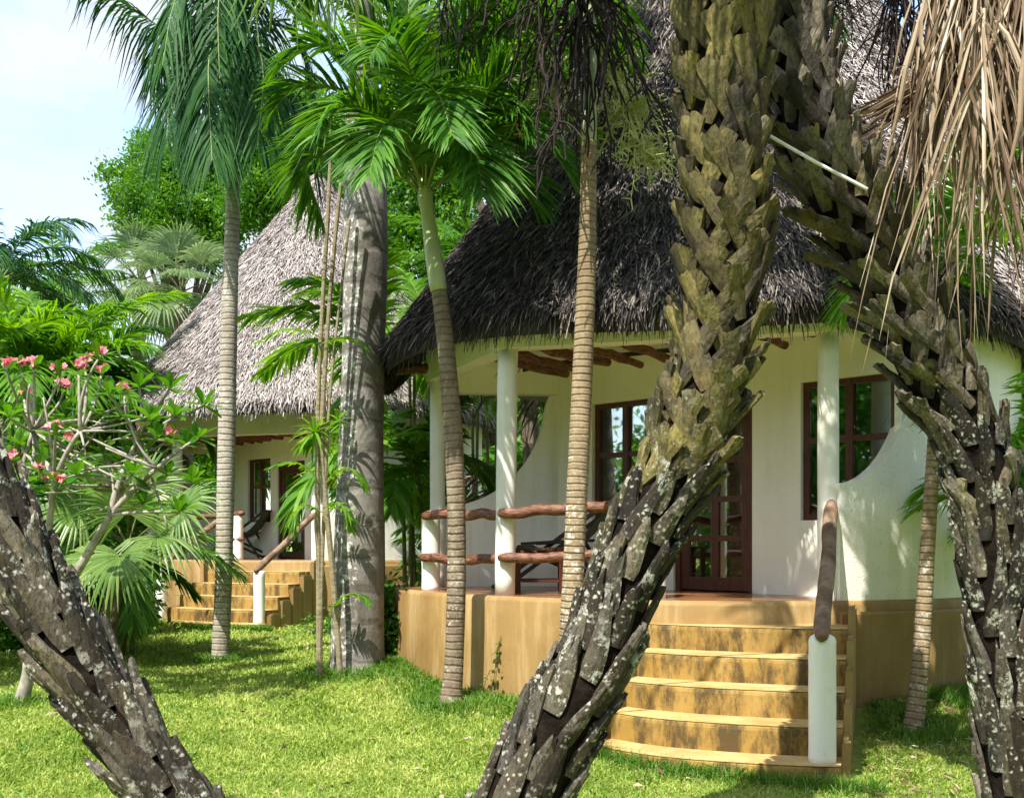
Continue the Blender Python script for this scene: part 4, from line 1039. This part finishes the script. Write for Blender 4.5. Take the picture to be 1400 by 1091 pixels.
for pxs in ([(437, 660), (420, 640), (395, 632), (365, 640)], [(445, 660), (470, 640), (490, 650), (500, 670)], [(440, 462), (415, 452), (385, 452), (350, 468)], [(440, 470), (470, 462), (490, 468), (505, 480)], [(440, 700), (420, 690), (405, 700), (395, 715)], [(445, 700), (460, 688), (475, 700), (480, 725)], [(450, 835), (470, 815), (490, 812), (505, 825)]):
    px_frond(canes, pxs, 10.6, 10.45, 15, .17, .020, .4, .2, (65, 30), mat=L_lime, r=r, start=.1, rad=.006)

# ------------------------------------------------------------------ frangipani
FY = 9.3
fr = thing('frangipani', 'flowering frangipani with pink blossom clusters on bare grey branches at the left', 'tree', tuple(ground_px(20, 9.5)))
nodes = {'b': (22, 985, 9.5), 'f': (40, 905, 9.5), 'n1': (100, 790, 9.3), 'n2': (65, 770, 9.4), 'n3': (150, 705, 9.2), 'n4': (75, 655, 9.3), 'n5': (20, 690, 9.5), 'n6': (215, 640, 9.1), 'n7': (190, 600, 9.4), 'n8': (110, 590, 9.2), 'n9': (45, 590, 9.5), 'na': (170, 665, 9.6)}
N3 = {k: P(*v) for k, v in nodes.items()}
m = MB()
def br(a, b, r0, r1, rg):
    a = np.asarray(a); b = np.asarray(b); mid = (a + b) / 2 + rg.normal(0, .05, 3); m.tube(bez([a, mid, b], 9), np.linspace(r0, r1, 9), 7, wob=.03)
rg = np.random.default_rng(81)
N3['b'][2] = float(gz(*N3['b'][:2])) - .05
for a, b, r0, r1 in (('b', 'f', .07, .055), ('f', 'n1', .055, .042), ('f', 'n2', .05, .038), ('n1', 'n3', .042, .03), ('n2', 'n4', .036, .026), ('n2', 'n5', .034, .024), ('n3', 'n6', .03, .022), ('n3', 'n7', .028, .02), ('n4', 'n8', .025, .019), ('n5', 'n9', .024, .018), ('n1', 'na', .032, .022), ('n4', 'n9', .022, .016)): br(N3[a], N3[b], r0, r1, rg)
tips = [(190, 520), (232, 522), (278, 545), (165, 560), (205, 565), (255, 600), (228, 640), (262, 650), (140, 610), (50, 560), (105, 640), (175, 610), (62, 620), (122, 560), (28, 600), (215, 590), (90, 560), (150, 530), (240, 560), (12, 560), (195, 680), (245, 690), (130, 660), (180, 640), (270, 500 + 90), (20, 650)]
flw = [(10, 500), (46, 497), (82, 508), (86, 527), (116, 492), (134, 482), (138, 505), (33, 535), (76, 586), (95, 602), (24, 622), (56, 640), (64, 652), (80, 655), (196, 582), (234, 593), (108, 503), (12, 628), (28, 497), (170, 530)]
keys = ['n4', 'n5', 'n6', 'n7', 'n8', 'n9', 'na', 'n3']
def nearest(q): return min(keys, key=lambda k: np.linalg.norm((N3[k] - q) * [1, .4, 1]) + (10 if N3[k][2] > q[2] + .05 else 0))
T3 = []
for px, py in tips + flw:
    q = P(px, py + 10, FY + rg.uniform(-.5, .5)); k = nearest(q); br(N3[k], q, .018, .011, rg); T3.append(q)
for k in range(34):
    q0 = T3[rg.integers(len(T3))]; kk = keys[rg.integers(len(keys))]; q = N3[kk] + (q0 - N3[kk]) * rg.uniform(.5, .9) + rg.normal(0, .12, 3); br(N3[kk], q, .014, .008, rg)
m.build('branches', M_frangbark, fr, smooth=True)
ml = MB(); mf = []
def rleaf(m, c, n, L, w, r, e0=75, e1=5):
    az = np.arange(n) * 2.39996 + r.uniform(0, 6); e = np.radians(np.linspace(e0, e1, n) + r.normal(0, 8, n))
    d = np.stack([np.cos(az) * np.cos(e), np.sin(az) * np.cos(e), np.sin(e)], -1); l = L * r.uniform(.7, 1.15, n); u = np.array([0, .15, .4, .7, .9, 1.])
    Pc = c + d[:, None] * (l[:, None, None] * u[None, :, None]); Pc[:, :, 2] -= (.30 * l)[:, None] * (u ** 2)[None]
    wv = nrm(np.cross(d, [0.01, 0, 1])); nn = np.cross(wv, d)
    W = wv[:, None] * (w * np.array([.12, .35, .9, 1, .6, .03]))[None, :, None]
    m.ribbons(Pc, W, -nn[:, None] * (w * np.array([0, .15, .3, .3, .15, 0]))[None, :, None])
for k, q in enumerate(T3):
    rleaf(ml, q, 13 if k < len(tips) else 4, .25, .036, rg)
ml.build('leaves', L_frang, fr)
for k, q in enumerate(T3[len(tips):]):
    mm = MB()
    for j in range(7):
        c = q + np.array([np.clip(rg.normal(0, .028), -.05, .05), np.clip(rg.normal(0, .028), -.05, .05), .085 + np.clip(rg.normal(0, .02), -.03, .03)]); ax = nrm(rg.normal(0, .6, 3) + [0, -.4, .8])
        s1 = nrm(np.cross(ax, [.3, .8, .2])); s2 = np.cross(ax, s1)
        ph = np.arange(5) * 2 * PI / 5; d = np.cos(ph)[:, None] * s1 + np.sin(ph)[:, None] * s2 + .35 * ax
        u = np.array([0, .5, .85, 1.]); Pc = c + d[:, None] * (.040 * u[None, :, None]); wv = nrm(np.cross(d, ax))
        mm.ribbons(Pc, wv[:, None] * (.015 * np.array([.3, 1, .8, .1]))[None, :, None])
    mm.build('blossom_cluster', L_flower, fr)

# ------------------------------------------------------------------ fan palm under the frangipani
fp = thing('fan_palm', 'low fan palm with pale sunlit leaves beside the far cottage steps', 'palm tree', tuple(ground_px(146, 12.2)))
r = np.random.default_rng(91)
pts, rad = trunk_path([(146, 875, 13), (150, 840, 12), (158, 800, 11), (170, 755, 10)], 12.2, 12.2, 16); m = MB(); m.tube(pts, rad, 12, wob=.06); m.build('trunk', M_bark, fp)
hubT = P(175, 748, 12.2)
for (hx, hy, yy, ax, nn, R) in ((175, 700, 11.3, (-.1, -.35, 1), (0, -1, .35), .72), (215, 735, 11.4, (.8, -.3, -.15), (.1, -.5, 1), .75), (128, 765, 11.2, (-.55, -.4, -.75), (-.3, -.8, .55), .62), (165, 760, 10.9, (.1, -.5, -.8), (0, -.8, .6), .62), (250, 700, 11.6, (.75, -.3, .35), (-.3, -.7, .7), .68), (110, 700, 11.7, (-.8, -.2, .35), (.2, -.7, .7), .68), (95, 760, 12, (-.8, 0, -.3), (-.2, -.5, .8), .6), (200, 670, 12.2, (.3, .1, 1), (0, -1, .3), .7), (140, 690, 12.3, (-.4, .1, .9), (0, -1, .4), .7)):
    fan(fp, hubT, P(hx, hy, yy), ax, nn, R, 36, 125, L_fan, r, .22)

# ------------------------------------------------------------------ background palms and shrubs
def clump(label, name, cat, px, Y, n, L, ll, lw, mat, seed, el=(85, 25), drop=(60, 90), nl=44, stems=5, group=None, base=None, zlift=0., spread=.25, droop=.45, stemh=.6, az_bias=None):
    r = np.random.default_rng(seed); b = ground_px(px, Y) if base is None else np.asarray(base, float)
    t = thing(name, label, cat, tuple(b), group)
    sp = []
    for k in range(stems):
        q = b + np.array([r.normal(0, spread), r.normal(0, spread), 0]); h = zlift + stemh * r.uniform(.5, 1.3)
        top = q + np.array([r.normal(0, .1), r.normal(0, .1), h]); sp.append(top)
        m = MB(); m.tube(bez([q - [0, 0, .05], (q + top) / 2 + r.normal(0, .03, 3), top], 8), np.linspace(.035, .025, 8), 8); m.build('stem', M_stem, t)
    for k in range(n):
        az = k * 2.39996 + r.normal(0, .2)
        if az_bias is not None: az = az_bias[0] + (r.random() - .5) * az_bias[1]
        e = el[0] + (el[1] - el[0]) * k / max(1, n - 1)
        frond(t, arch(sp[k % stems], az, e, L * r.uniform(.75, 1.1), r.uniform(*drop), 12, .2 * r.normal()), nl, ll, lw, droop, .3, (60, 28), mat, r, .18, .012)
    return t
GA = 'feathery palm clumps behind the lawn'
clump('big bright feather palm clump at the left, above the pink blossom', 'areca_palm', 'palm', 45, 19.5, 34, 3.1, .88, .032, L_lime, 101, (85, 10), (55, 105), 52, 7, GA, zlift=3.6)
clump('dark drooping feather palm behind the pink blossom', 'areca_palm', 'palm', 105, 20.5, 28, 2.5, .85, .032, L_palm, 102, (80, 5), (70, 110), 50, 6, GA, zlift=3.7)
clump('feather palm thicket at the left edge behind the leaning trunk', 'areca_palm', 'palm', -20, 12.5, 24, 2.2, .60, .024, L_palm, 103, (80, 0), (50, 100), 46, 6, GA, zlift=1.1)
clump('low shaded feather palm between the blossom tree and the far steps', 'areca_palm', 'palm', 130, 13.5, 20, 1.6, .50, .024, L_palm, 104, (80, 0), (50, 100), 40, 5, GA, zlift=.9)
clump('green feather palm tight against the left side of the near porch', 'areca_palm', 'palm', 550, 12.6, 24, 1.3, .46, .030, L_lime, 105, (80, -5), (50, 100), 34, 6, GA, zlift=1.3, stemh=1.1)
clump('airy feather palm against the foot of the far roof slope', 'areca_palm', 'palm', 165, 21.5, 24, 1.9, .62, .030, L_lime, 113, (85, 5), (55, 105), 40, 5, GA, zlift=2.6)
clump('low lime palm left of the far white stair post', 'areca_palm', 'palm', 60, 17.5, 22, 1.9, .55, .028, L_palm, 114, (85, 0), (55, 105), 40, 5, GA, zlift=.8)
clump('short leafy palm at the foot of the near platform corner', 'areca_palm', 'palm', 540, 12.2, 14, .9, .32, .020, L_shrub, 106, (80, 0), (50, 100), 26, 4, GA, zlift=.1, stemh=.3)
clump('lime feather palm glimpsed through the curved opening of the porch', 'areca_palm', 'palm', 660, 15.0, 22, 1.7, .50, .024, L_lime, 107, (80, 0), (50, 100), 38, 5, GA, zlift=.9)
clump('sunlit feather palm rising between the royal palm and the dark roof', 'areca_palm', 'palm', 560, 16.0, 28, 2.4, .66, .032, L_lime, 108, (88, 10), (50, 100), 46, 5, GA, zlift=3.7)
clump('tall feather palm behind the left slope of the dark roof', 'areca_palm', 'palm', 655, 18.5, 20, 2.6, .60, .028, L_palm, 109, (85, 20), (50, 100), 42, 4, GA, zlift=5.2)
clump('feather palm behind the right end of the near cottage', 'areca_palm', 'palm', 1390, 14.0, 20, 2.0, .52, .026, L_palm, 110, (85, 10), (50, 100), 40, 5, GA, zlift=2.6)
clump('lime feather palm at the right edge beside the rough wall', 'areca_palm', 'palm', 1440, 11.5, 18, 1.8, .50, .024, L_lime, 111, (80, 10), (50, 100), 40, 5, GA, zlift=1.6)
clump('bushy palm filling the gap between the two cottages', 'areca_palm', 'palm', 508, 21.0, 20, 1.9, .50, .026, L_shrub, 112, (80, 0), (50, 100), 36, 5, GA, zlift=.4)
clump('feathery palm in front of the rough wall at the far right edge', 'areca_palm', 'palm', 1405, 8.3, 22, 1.25, .42, .020, L_lime, 115, (85, -5), (50, 105), 40, 5, GA, zlift=1.35, spread=.14)
# far coconut palms at the left
GC = 'far coconut palms'
def coco(label, px, py, Y, n, L, seed, mat=L_palm, azs=None):
    r = np.random.default_rng(seed); top = P(px, py, Y); b = ground_px(px - 10, Y)
    t = thing('coconut_palm', label, 'palm tree', tuple(b), GC)
    m = MB(); m.tube(bez([b - [0, 0, .1], (b + top) / 2 + [.15, 0, 0], top], 16), np.linspace(.19, .11, 16), 10); m.build('trunk', M_slim, t, smooth=True, attr=True)
    for k in range(n):
        az = k * 2.39996 if azs is None else azs[k % len(azs)]
        e = 75 - 75 * k / n
        frond(t, arch(top, az + r.normal(0, .1), e, L * r.uniform(.85, 1.1), r.uniform(65, 105), 14), 54, .75, .024, .65, .2, (60, 30), mat, r, .12, .022)
coco('coconut palm at the left edge with fronds reaching into the sky', 0, 385, 23.0, 18, 3.0, 121, L_deep)
coco('coconut palm half hidden behind the first at the left edge', 75, 420, 28.0, 16, 3.2, 122)
# pale fan palms by the far roof
for lab, px, py, Y, sd in (('silvery fan palm against the left slope of the far thatched roof', 248, 400, 27.0, 131), ('silvery fan palm farther left, below the leafy tree', 190, 385, 31.0, 132)):
    r = np.random.default_rng(sd); top = P(px, py, Y); b = ground_px(px, Y); t = thing('silver_fan_palm', lab, 'palm tree', tuple(b), 'silvery fan palms')
    m = MB(); m.tube([b, (b + top) / 2, top], [.2, .17, .17], 10); m.build('trunk', M_bark, t)
    for k in range(18):
        az = k * 2.39996; e = math.radians(80 - 125 * k / 17); d = np.array([math.cos(az) * math.cos(e), math.sin(az) * math.cos(e), math.sin(e)])
        hub = top + d * 1.0; nn = nrm(np.array([0, 0, 1.]) - .3 * d)
        if abs(d[2]) > .93: nn = np.array([-math.cos(az), -math.sin(az), .2])
        fan(t, top, hub, nrm(d + [0, 0, -.1]), nn, 1.15, 30, 105, L_grey, r, .22, rad=.016)
# broadleaf trees
def leafmass(m, centers, r, dens, size):
    for c, R in centers:
        n = int(dens * R ** 2)
        # clusters of leaves near the shell
        d = nrm(r.normal(0, 1, (n, 3))); d[:, 2] = np.where(d[:, 2] < -.4, d[:, 2] * .3, d[:, 2])
        p = c + d * (R * r.uniform(.45, 1.08, n) ** .7)[:, None] * [1, 1, .8]
        k = 6
        pp = (p[:, None] + r.normal(0, size * 1.3, (n, k, 3))).reshape(-1, 3)
        dd = nrm(r.normal(0, 1, (n * k, 3)) + np.repeat(d, k, 0) * .6 + [0, 0, -.15]); wv = nrm(np.cross(dd, r.normal(0, 1, (n * k, 3))))
        u = np.array([0, .5, 1.]); l = size * r.uniform(.7, 1.3, n * k)
        Pc = pp[:, None] + dd[:, None] * (l[:, None, None] * u[None, :, None]); W = wv[:, None] * (size * .24 * np.array([.2, 1, .1]))[None, :, None]
        m.ribbons(Pc, W)
def tree(label, base, lobes, dens, size, mat, seed, name='leafy_tree', group='leafy trees behind the cottages', trunk_r=.22):
    r = np.random.default_rng(seed); base = np.asarray(base, float)
    t = thing(name, label, 'tree', tuple(base), group)
    m = MB(); cs = [(P(*l[:3]), l[3]) for l in lobes]; cen = np.mean([c for c, R in cs], 0)
    fork = base * .35 + cen * .65; fork[2] = base[2] + (cen[2] - base[2]) * .55
    m.tube(bez([base - [0, 0, .1], (base + fork) / 2 + [.1, 0, 0], fork], 10), np.linspace(trunk_r, trunk_r * .7, 10), 9, wob=.05)
    for c, R in cs: m.tube(bez([fork, (fork + c) / 2 + r.normal(0, .2, 3), c + d0(r) * R * .5], 9), np.linspace(trunk_r * .55, .03, 9), 7)
    m.build('trunk', M_bark, t)
    m = MB(); leafmass(m, cs, r, dens, size); m.build('crown', mat, t)
    return t
def d0(r): return nrm(r.normal(0, 1, 3))
tree('bright green leafy tree against the sky left of the far roof', ground_px(260, 33), [(215, 212, 33, .8), (250, 228, 32, 1.0), (290, 232, 33, 1.1), (182, 236, 33, .55), (150, 238, 33, .32), (205, 262, 32, .9), (255, 285, 32, 1.2), (310, 290, 32, 1.2), (210, 198, 34, .5), (335, 225, 33, 1.0), (190, 300, 33, .8), (235, 330, 32, 1.1), (285, 340, 32, 1.1), (165, 268, 33, .4), (270, 205, 33, .6), (345, 270, 33, .9)], 620, .135, L_tree, 141)
tree('leafy tree behind the fronds between the slim palm and the royal palm', ground_px(400, 30), [(370, 200, 30, 1.3), (410, 215, 30, 1.5), (440, 260, 30, 1.5), (385, 260, 30, 1.4), (420, 165, 31, 1.2), (350, 290, 30, 1.0)], 520, .14, L_tree, 142)
tree('pale leafy tree behind the dark roof at the top centre', ground_px(730, 20), [(700, 40, 20, 1.3), (760, 20, 20, 1.4), (800, 70, 20, 1.3), (720, 110, 20, 1.2), (770, 140, 20, 1.0), (650, 110, 20, 1.1), (690, 180, 20, 1.0), (620, 60, 20, 1.1), (840, 20, 20, 1.0), (540, 50, 20, 1.0)], 420, .11, L_lime, 143)
tree('dark leafy tree beyond the right end of the near cottage', ground_px(1420, 19), [(1400, 330, 19, 1.6), (1440, 250, 19, 1.7), (1380, 420, 19, 1.4), (1460, 420, 19, 1.6), (1420, 150, 20, 1.5)], 320, .13, L_shrub, 144)
tree('leafy tree filling the gap between the two thatched roofs', ground_px(590, 25), [(545, 300, 25, 1.2), (590, 250, 25, 1.3), (640, 210, 25, 1.3), (560, 370, 25, 1.3), (610, 320, 25, 1.2), (680, 170, 25, 1.2), (530, 220, 26, 1.1)], 420, .14, L_tree, 145)
# low shrubs
def shrub(label, px, Y, w, h, dens, size, mat, seed, lobes=7):
    r = np.random.default_rng(seed); b = ground_px(px, Y); t = thing('shrub', label, 'shrub', tuple(b), 'green shrubs round the lawn')
    m = MB(); cs = []
    for k in range(lobes):
        c = b + np.array([r.uniform(-w, w), r.uniform(-.4, .4) * w, h * r.uniform(.25, .8)]); cs.append((c, h * r.uniform(.28, .42)))
        m.tube(bez([b + [r.normal(0, .08), 0, -.03], (b + c) / 2, c], 6), np.linspace(.02, .008, 6), 5)
    m.build('stem', M_bark, t); m = MB(); leafmass(m, cs, r, dens, size); m.build('foliage', mat, t)
shrub('dark leafy shrub left of the far white stair post', 62, 14.2, .9, 1.1, 900, .12, L_shrub, 151)
shrub('shrub in shade behind the fan palm', 95, 16.2, .9, 1.5, 700, .13, L_shrub, 152)
shrub('small shrub at the right foot of the far cottage steps', 436, 16.4, .35, .32, 1200, .06, L_shrub, 153)
shrub('shrub at the base of the near platform by the royal palm', 533, 11.6, .22, .75, 1300, .08, L_shrub, 154)
shrub('dense shrub behind the curved porch opening', 690, 14.0, 1.0, 1.6, 700, .13, L_palm, 155, 9)
shrub('broad shrub at the far left edge of the lawn', -10, 14.6, 1.2, 1.5, 700, .13, L_shrub, 156, 9)
shrub('shrub under the trees at the right edge of the wall', 1405, 10.9, .6, 1.2, 900, .10, L_shrub, 158)
# dry fallen fronds behind the porch opening
r = np.random.default_rng(161)
dp = thing('dry_palm', 'half dead palm with dry straw leaves seen through the curved porch opening', 'palm', tuple(ground_px(715, 14.6)))
m = MB(); b = ground_px(715, 14.6); m.tube([b, b + [0, 0, 1.2], b + [0, 0, 2.3]], [.06, .05, .04], 8); m.build('trunk', M_bark, dp)
for k in range(14): frond(dp, arch(b + [0, 0, 2.2], k * 2.4, 60 - 5 * k, 1.3, 90), 36, .5, .018, .6, .1, mat=L_dry, r=r, rad=.01)

# distant wood: one leafy mass round the horizon
m = MB(); r = np.random.default_rng(171); cs = []
for k in range(230):
    x = r.uniform(-42, 42); y = r.uniform(37, 52); cs.append((np.array([x, y, r.uniform(.5, 8.5)]), r.uniform(1.6, 2.8)))
leafmass(m, cs, r, 80, .30)
o = m.build('far_wood', L_tree); tag(o, 'green wood closing the view behind both cottages', 'wood', kind='stuff')
m = MB(); cs = []
for k in range(150):
    a = r.uniform(PI * .96, PI * 2.04); R_ = r.uniform(18, 26); cs.append((np.array([R_ * math.cos(a), 3 + R_ * math.sin(a), r.uniform(.5, 9.5)]), r.uniform(1.5, 2.8)))
leafmass(m, cs, r, 60, .34)
o = m.build('garden_wood', L_tree); tag(o, 'green wood on the garden side opposite the cottages', 'wood', kind='stuff')

# ------------------------------------------------------------------ grass
def blocked(x, y):
    b = np.hypot(x - HC[0], y - HC[1]) < 3.64
    b |= np.hypot(x - HC[0] + 6.46, y - HC[1] - 10) < 3.64
    for o_, uL, uR in (((0, 0), -1.0, 1.0), ((-6.46, 10), -1.48, 1.0)):
        DS = nrm(np.array([-.34, -.94])); ES = np.array([-DS[1], DS[0]]); OS = np.array([2.06, 9.02]) + o_
        dx = x - OS[0]; dy = y - OS[1]; u = dx * ES[0] + dy * ES[1]; s = dx * DS[0] + dy * DS[1]
        sh = np.clip(-(u - .0) / .9, 0, 1)
        b |= (u > uL) & (u < uR) & (s > -.5) & (s < 1.80 - .25 * sh ** 2)
    return b
r = np.random.default_rng(181)
def blades(x, y, h, w, r, lean=.5):
    n = len(x); z = gz(x, y); p = np.stack([x, y, z], -1)
    az = r.uniform(0, 2 * PI, n); ln = r.uniform(.1, 1, n) * lean
    d = np.stack([np.cos(az) * ln, np.sin(az) * ln, np.ones(n)], -1)
    u = np.array([0, .55, 1.])
    Pc = p[:, None] + d[:, None] * (h[:, None, None] * u[None, :, None]); Pc[:, 2, :2] += (np.stack([np.cos(az), np.sin(az)], -1) * (ln * h * .7)[:, None]); Pc[:, 2, 2] -= ln * h * .35; Pc[:, 0, 2] -= .006
    a2 = az + PI / 2 + r.normal(0, .5, n); wv = np.stack([np.cos(a2), np.sin(a2), np.zeros(n)], -1)
    W = wv[:, None] * (w[:, None] * np.array([.8, 1, .12])[None])[..., None]
    return Pc, W
Nb = 330000
iy = r.random(Nb); Yb = 1 / (1 / 5.9 + iy * (1 / 19.5 - 1 / 5.9)); Xb = (r.uniform(-80, 1480, Nb) - CX) * Yb / F
ok = ~blocked(Xb, Yb); Xb, Yb = Xb[ok], Yb[ok]
pat = np.array([mnoise.noise((a * 1.1, b * 1.1, 3.)) for a, b in zip(Xb[::1], Yb[::1])])
keep = r.random(len(Xb)) < np.clip(.85 + pat * .6, .25, 1); Xb, Yb, pat = Xb[keep], Yb[keep], pat[keep]
hb = r.uniform(.022, .058, len(Xb)) * (1 + .5 * pat) * (.7 + .045 * Yb); wb = r.uniform(.003, .0065, len(Xb)) * (Yb / 7.5)
m = MB(); m.ribbons(*blades(Xb, Yb, hb, wb, r, .9)); o = m.build('lawn_grass', L_grass); tag(o, 'short yellow green lawn grass', 'grass', kind='stuff')
# longer tufts along walls and trunk feet
tx, ty = [], []
def ring(cx, cy, R, n, sd, a0=0, a1=2 * PI):
    a = r.uniform(a0, a1, n); q = R + np.abs(r.normal(0, sd, n)); tx.extend(cx + q * np.cos(a)); ty.extend(cy + q * np.sin(a))
ring(HC[0], HC[1], 3.69, 6000, .26, PI * .95, PI * 1.40); ring(HC[0], HC[1], 3.74, 9000, .38, PI * 1.62, PI * 2.0)
ring(HC[0] - 6.46, HC[1] + 10, 3.72, 2500, .25, PI * 1.0, PI * 1.98)
for px, Y, n, R_ in ((488, 11.05, 1300, .36), (301, 13.2, 900, .14), (617, 9.5, 1300, .16), (1246, 8.3, 1500, .14), (440, 10.65, 300, .05), (20, 9.5, 900, .08), (690, 9.75, 1600, .05), (560, 10.9, 1500, .1)):
    c = ground_px(px, Y); ring(c[0], c[1], R_, n, .16)
DS = nrm(np.array([-.34, -.94])); ES = np.array([-DS[1], DS[0]])
for (ox, oy, wl) in ((0, 0, -1.0), (-6.46, 10, -1.5)):
    n = 2600; u = r.uniform(wl - .15, 1.15, n); s = 1.84 - .28 * np.clip(-u / .95, 0, 1) ** 2 + np.abs(r.normal(0, .10, n)); q = np.array([2.06 + ox, 9.02 + oy]) + u[:, None] * ES + s[:, None] * DS; tx.extend(q[:, 0]); ty.extend(q[:, 1])
tx, ty = np.array(tx), np.array(ty); ok = ~blocked(tx, ty); tx, ty = tx[ok], ty[ok]
m = MB(); m.ribbons(*blades(tx, ty, r.uniform(.04, .15, len(tx)), r.uniform(.003, .006, len(tx)) * (ty / 9), r, .8)); o = m.build('long_grass', L_tuft); tag(o, 'longer dark green grass along walls and trunk feet', 'grass', kind='stuff')
r = np.random.default_rng(185); n = 900
lx = np.r_[r.uniform(2.3, 4.4, 500), r.uniform(-5, 4, 400)]; ly = np.r_[r.uniform(6.6, 9.2, 500), r.uniform(6.6, 15, 400)]; ok = ~blocked(lx, ly); lx, ly = lx[ok], ly[ok]; n = len(lx)
az = r.uniform(0, 2 * PI, n); l = r.uniform(.04, .16, n); u = np.array([0, .5, 1.]); d = np.stack([np.cos(az), np.sin(az), r.normal(0, .15, n)], -1)
Pc = np.stack([lx, ly, gz(lx, ly) + r.uniform(.015, .05, n)], -1)[:, None] + d[:, None] * (l[:, None, None] * u[None, :, None]); Pc[:, 1, 2] += .01
m = MB(); m.ribbons(Pc, np.stack([-np.sin(az), np.cos(az), r.normal(0, .4, n)], -1)[:, None] * (r.uniform(.005, .014, n)[:, None] * np.array([.5, 1, .1])[None])[..., None])
o = m.build('leaf_litter', L_dry); tag(o, 'dry straw coloured leaf litter lying on the lawn', 'leaf litter', kind='stuff')
r = np.random.default_rng(187); wx, wy = [], []
for k in range(70):
    cx_, cy_ = r.uniform(-5.5, 4.2), r.uniform(6.5, 14.5)
    q = r.integers(8, 26); wx.extend(cx_ + r.normal(0, .05, q)); wy.extend(cy_ + r.normal(0, .05, q))
wx, wy = np.array(wx), np.array(wy); ok = ~blocked(wx, wy); wx, wy = wx[ok], wy[ok]
m = MB(); m.ribbons(*blades(wx, wy, r.uniform(.05, .12, len(wx)), r.uniform(.004, .009, len(wx)), r, 1.1)); o = m.build('lawn_weeds', L_tuft); tag(o, 'small dark weed tufts dotted over the lawn', 'weeds', kind='stuff')
# weed climbing the ochre platform
r = np.random.default_rng(191); b = ground_px(672, 9.72); t = thing('weed', 'small leafy weed growing against the ochre platform', 'weed', tuple(b))
for dx, h in ((0, .62), (.06, .40), (-.10, .30), (.28, .34), (.2, .2)):
    q = b + np.array([dx, -.04, 0]); m = MB(); pth = bez([q - [0, 0, .03], q + [.03, -.02, h * .6], q + [.09, -.04, h]], 8); m.tube(pth, .004, 5); m.build('stem', M_stem, t)
    m = MB()
    for k in range(int(h * 34)):
        c = pth[min(7, int(7 * (.25 + .75 * r.random())))] + r.normal(0, .015, 3); rleaf(m, c, 1, .055, .014, r, 20, 20)
    m.build('leaves', L_shrub, t)

# ------------------------------------------------------------------ light
EL = math.radians(55); sv = np.array([-.50 * math.cos(EL), -.866 * math.cos(EL), math.sin(EL)]); sv = nrm(sv)
ld = bpy.data.lights.new('sun', 'SUN'); ld.energy = 2.75; ld.angle = math.radians(.5); ld.color = (1, .95, .86)
lo = bpy.data.objects.new('sun', ld); C.objects.link(lo); lo.rotation_euler = Vector(-sv).to_track_quat('-Z', 'Y').to_euler(); lo.location = (0, 0, 30)
w = bpy.data.worlds.new('World'); S.world = w; w.use_nodes = True
nt = w.node_tree; bg = nt.nodes['Background']
sky = nt.nodes.new('ShaderNodeTexSky'); sky.sky_type = 'NISHITA'; sky.sun_disc = False; sky.sun_elevation = EL; sky.sun_rotation = math.atan2(sv[0], sv[1]); sky.air_density = 1.0; sky.dust_density = 1.2
tc = nt.nodes.new('ShaderNodeTexCoord')
mp = nt.nodes.new('ShaderNodeMapping'); mp.inputs['Scale'].default_value = (1, 1, 2.2); nt.links.new(tc.outputs['Generated'], mp.inputs[0])
n1 = nt.nodes.new('ShaderNodeTexNoise'); n1.inputs['Scale'].default_value = 5.5; n1.inputs['Detail'].default_value = 9; n1.inputs['Roughness'].default_value = .62; nt.links.new(mp.outputs[0], n1.inputs['Vector'])
mr = nt.nodes.new('ShaderNodeMapRange'); mr.inputs['From Min'].default_value = .34; mr.inputs['From Max'].default_value = .60; nt.links.new(n1.outputs['Fac'], mr.inputs[0])
mx = nt.nodes.new('ShaderNodeMix'); mx.data_type = 'RGBA'; nt.links.new(mr.outputs[0], mx.inputs[0]); nt.links.new(sky.outputs[0], mx.inputs[6]); mx.inputs[7].default_value = (1.95, 2.05, 2.22, 1)
nt.links.new(mx.outputs[2], bg.inputs['Color']); bg.inputs['Strength'].default_value = .15

# ------------------------------------------------------------------ camera, colour
cam = bpy.data.cameras.new('camera'); co = bpy.data.objects.new('camera', cam); C.objects.link(co); S.camera = co
cam.sensor_width = 36; cam.lens = 36 * F / 1400; cam.shift_y = (HY - 545.5) / 1400; cam.clip_end = 3000; cam.clip_start = .05
co.location = (0, 0, CAMZ); co.rotation_euler = (PI / 2, 0, 0)
S.view_settings.view_transform = 'Standard'; S.view_settings.look = 'None'; S.view_settings.exposure = 1.72; S.view_settings.gamma = 1
S.cycles.max_bounces = 8; S.cycles.transparent_max_bounces = 12
S.cycles.use_denoising = True
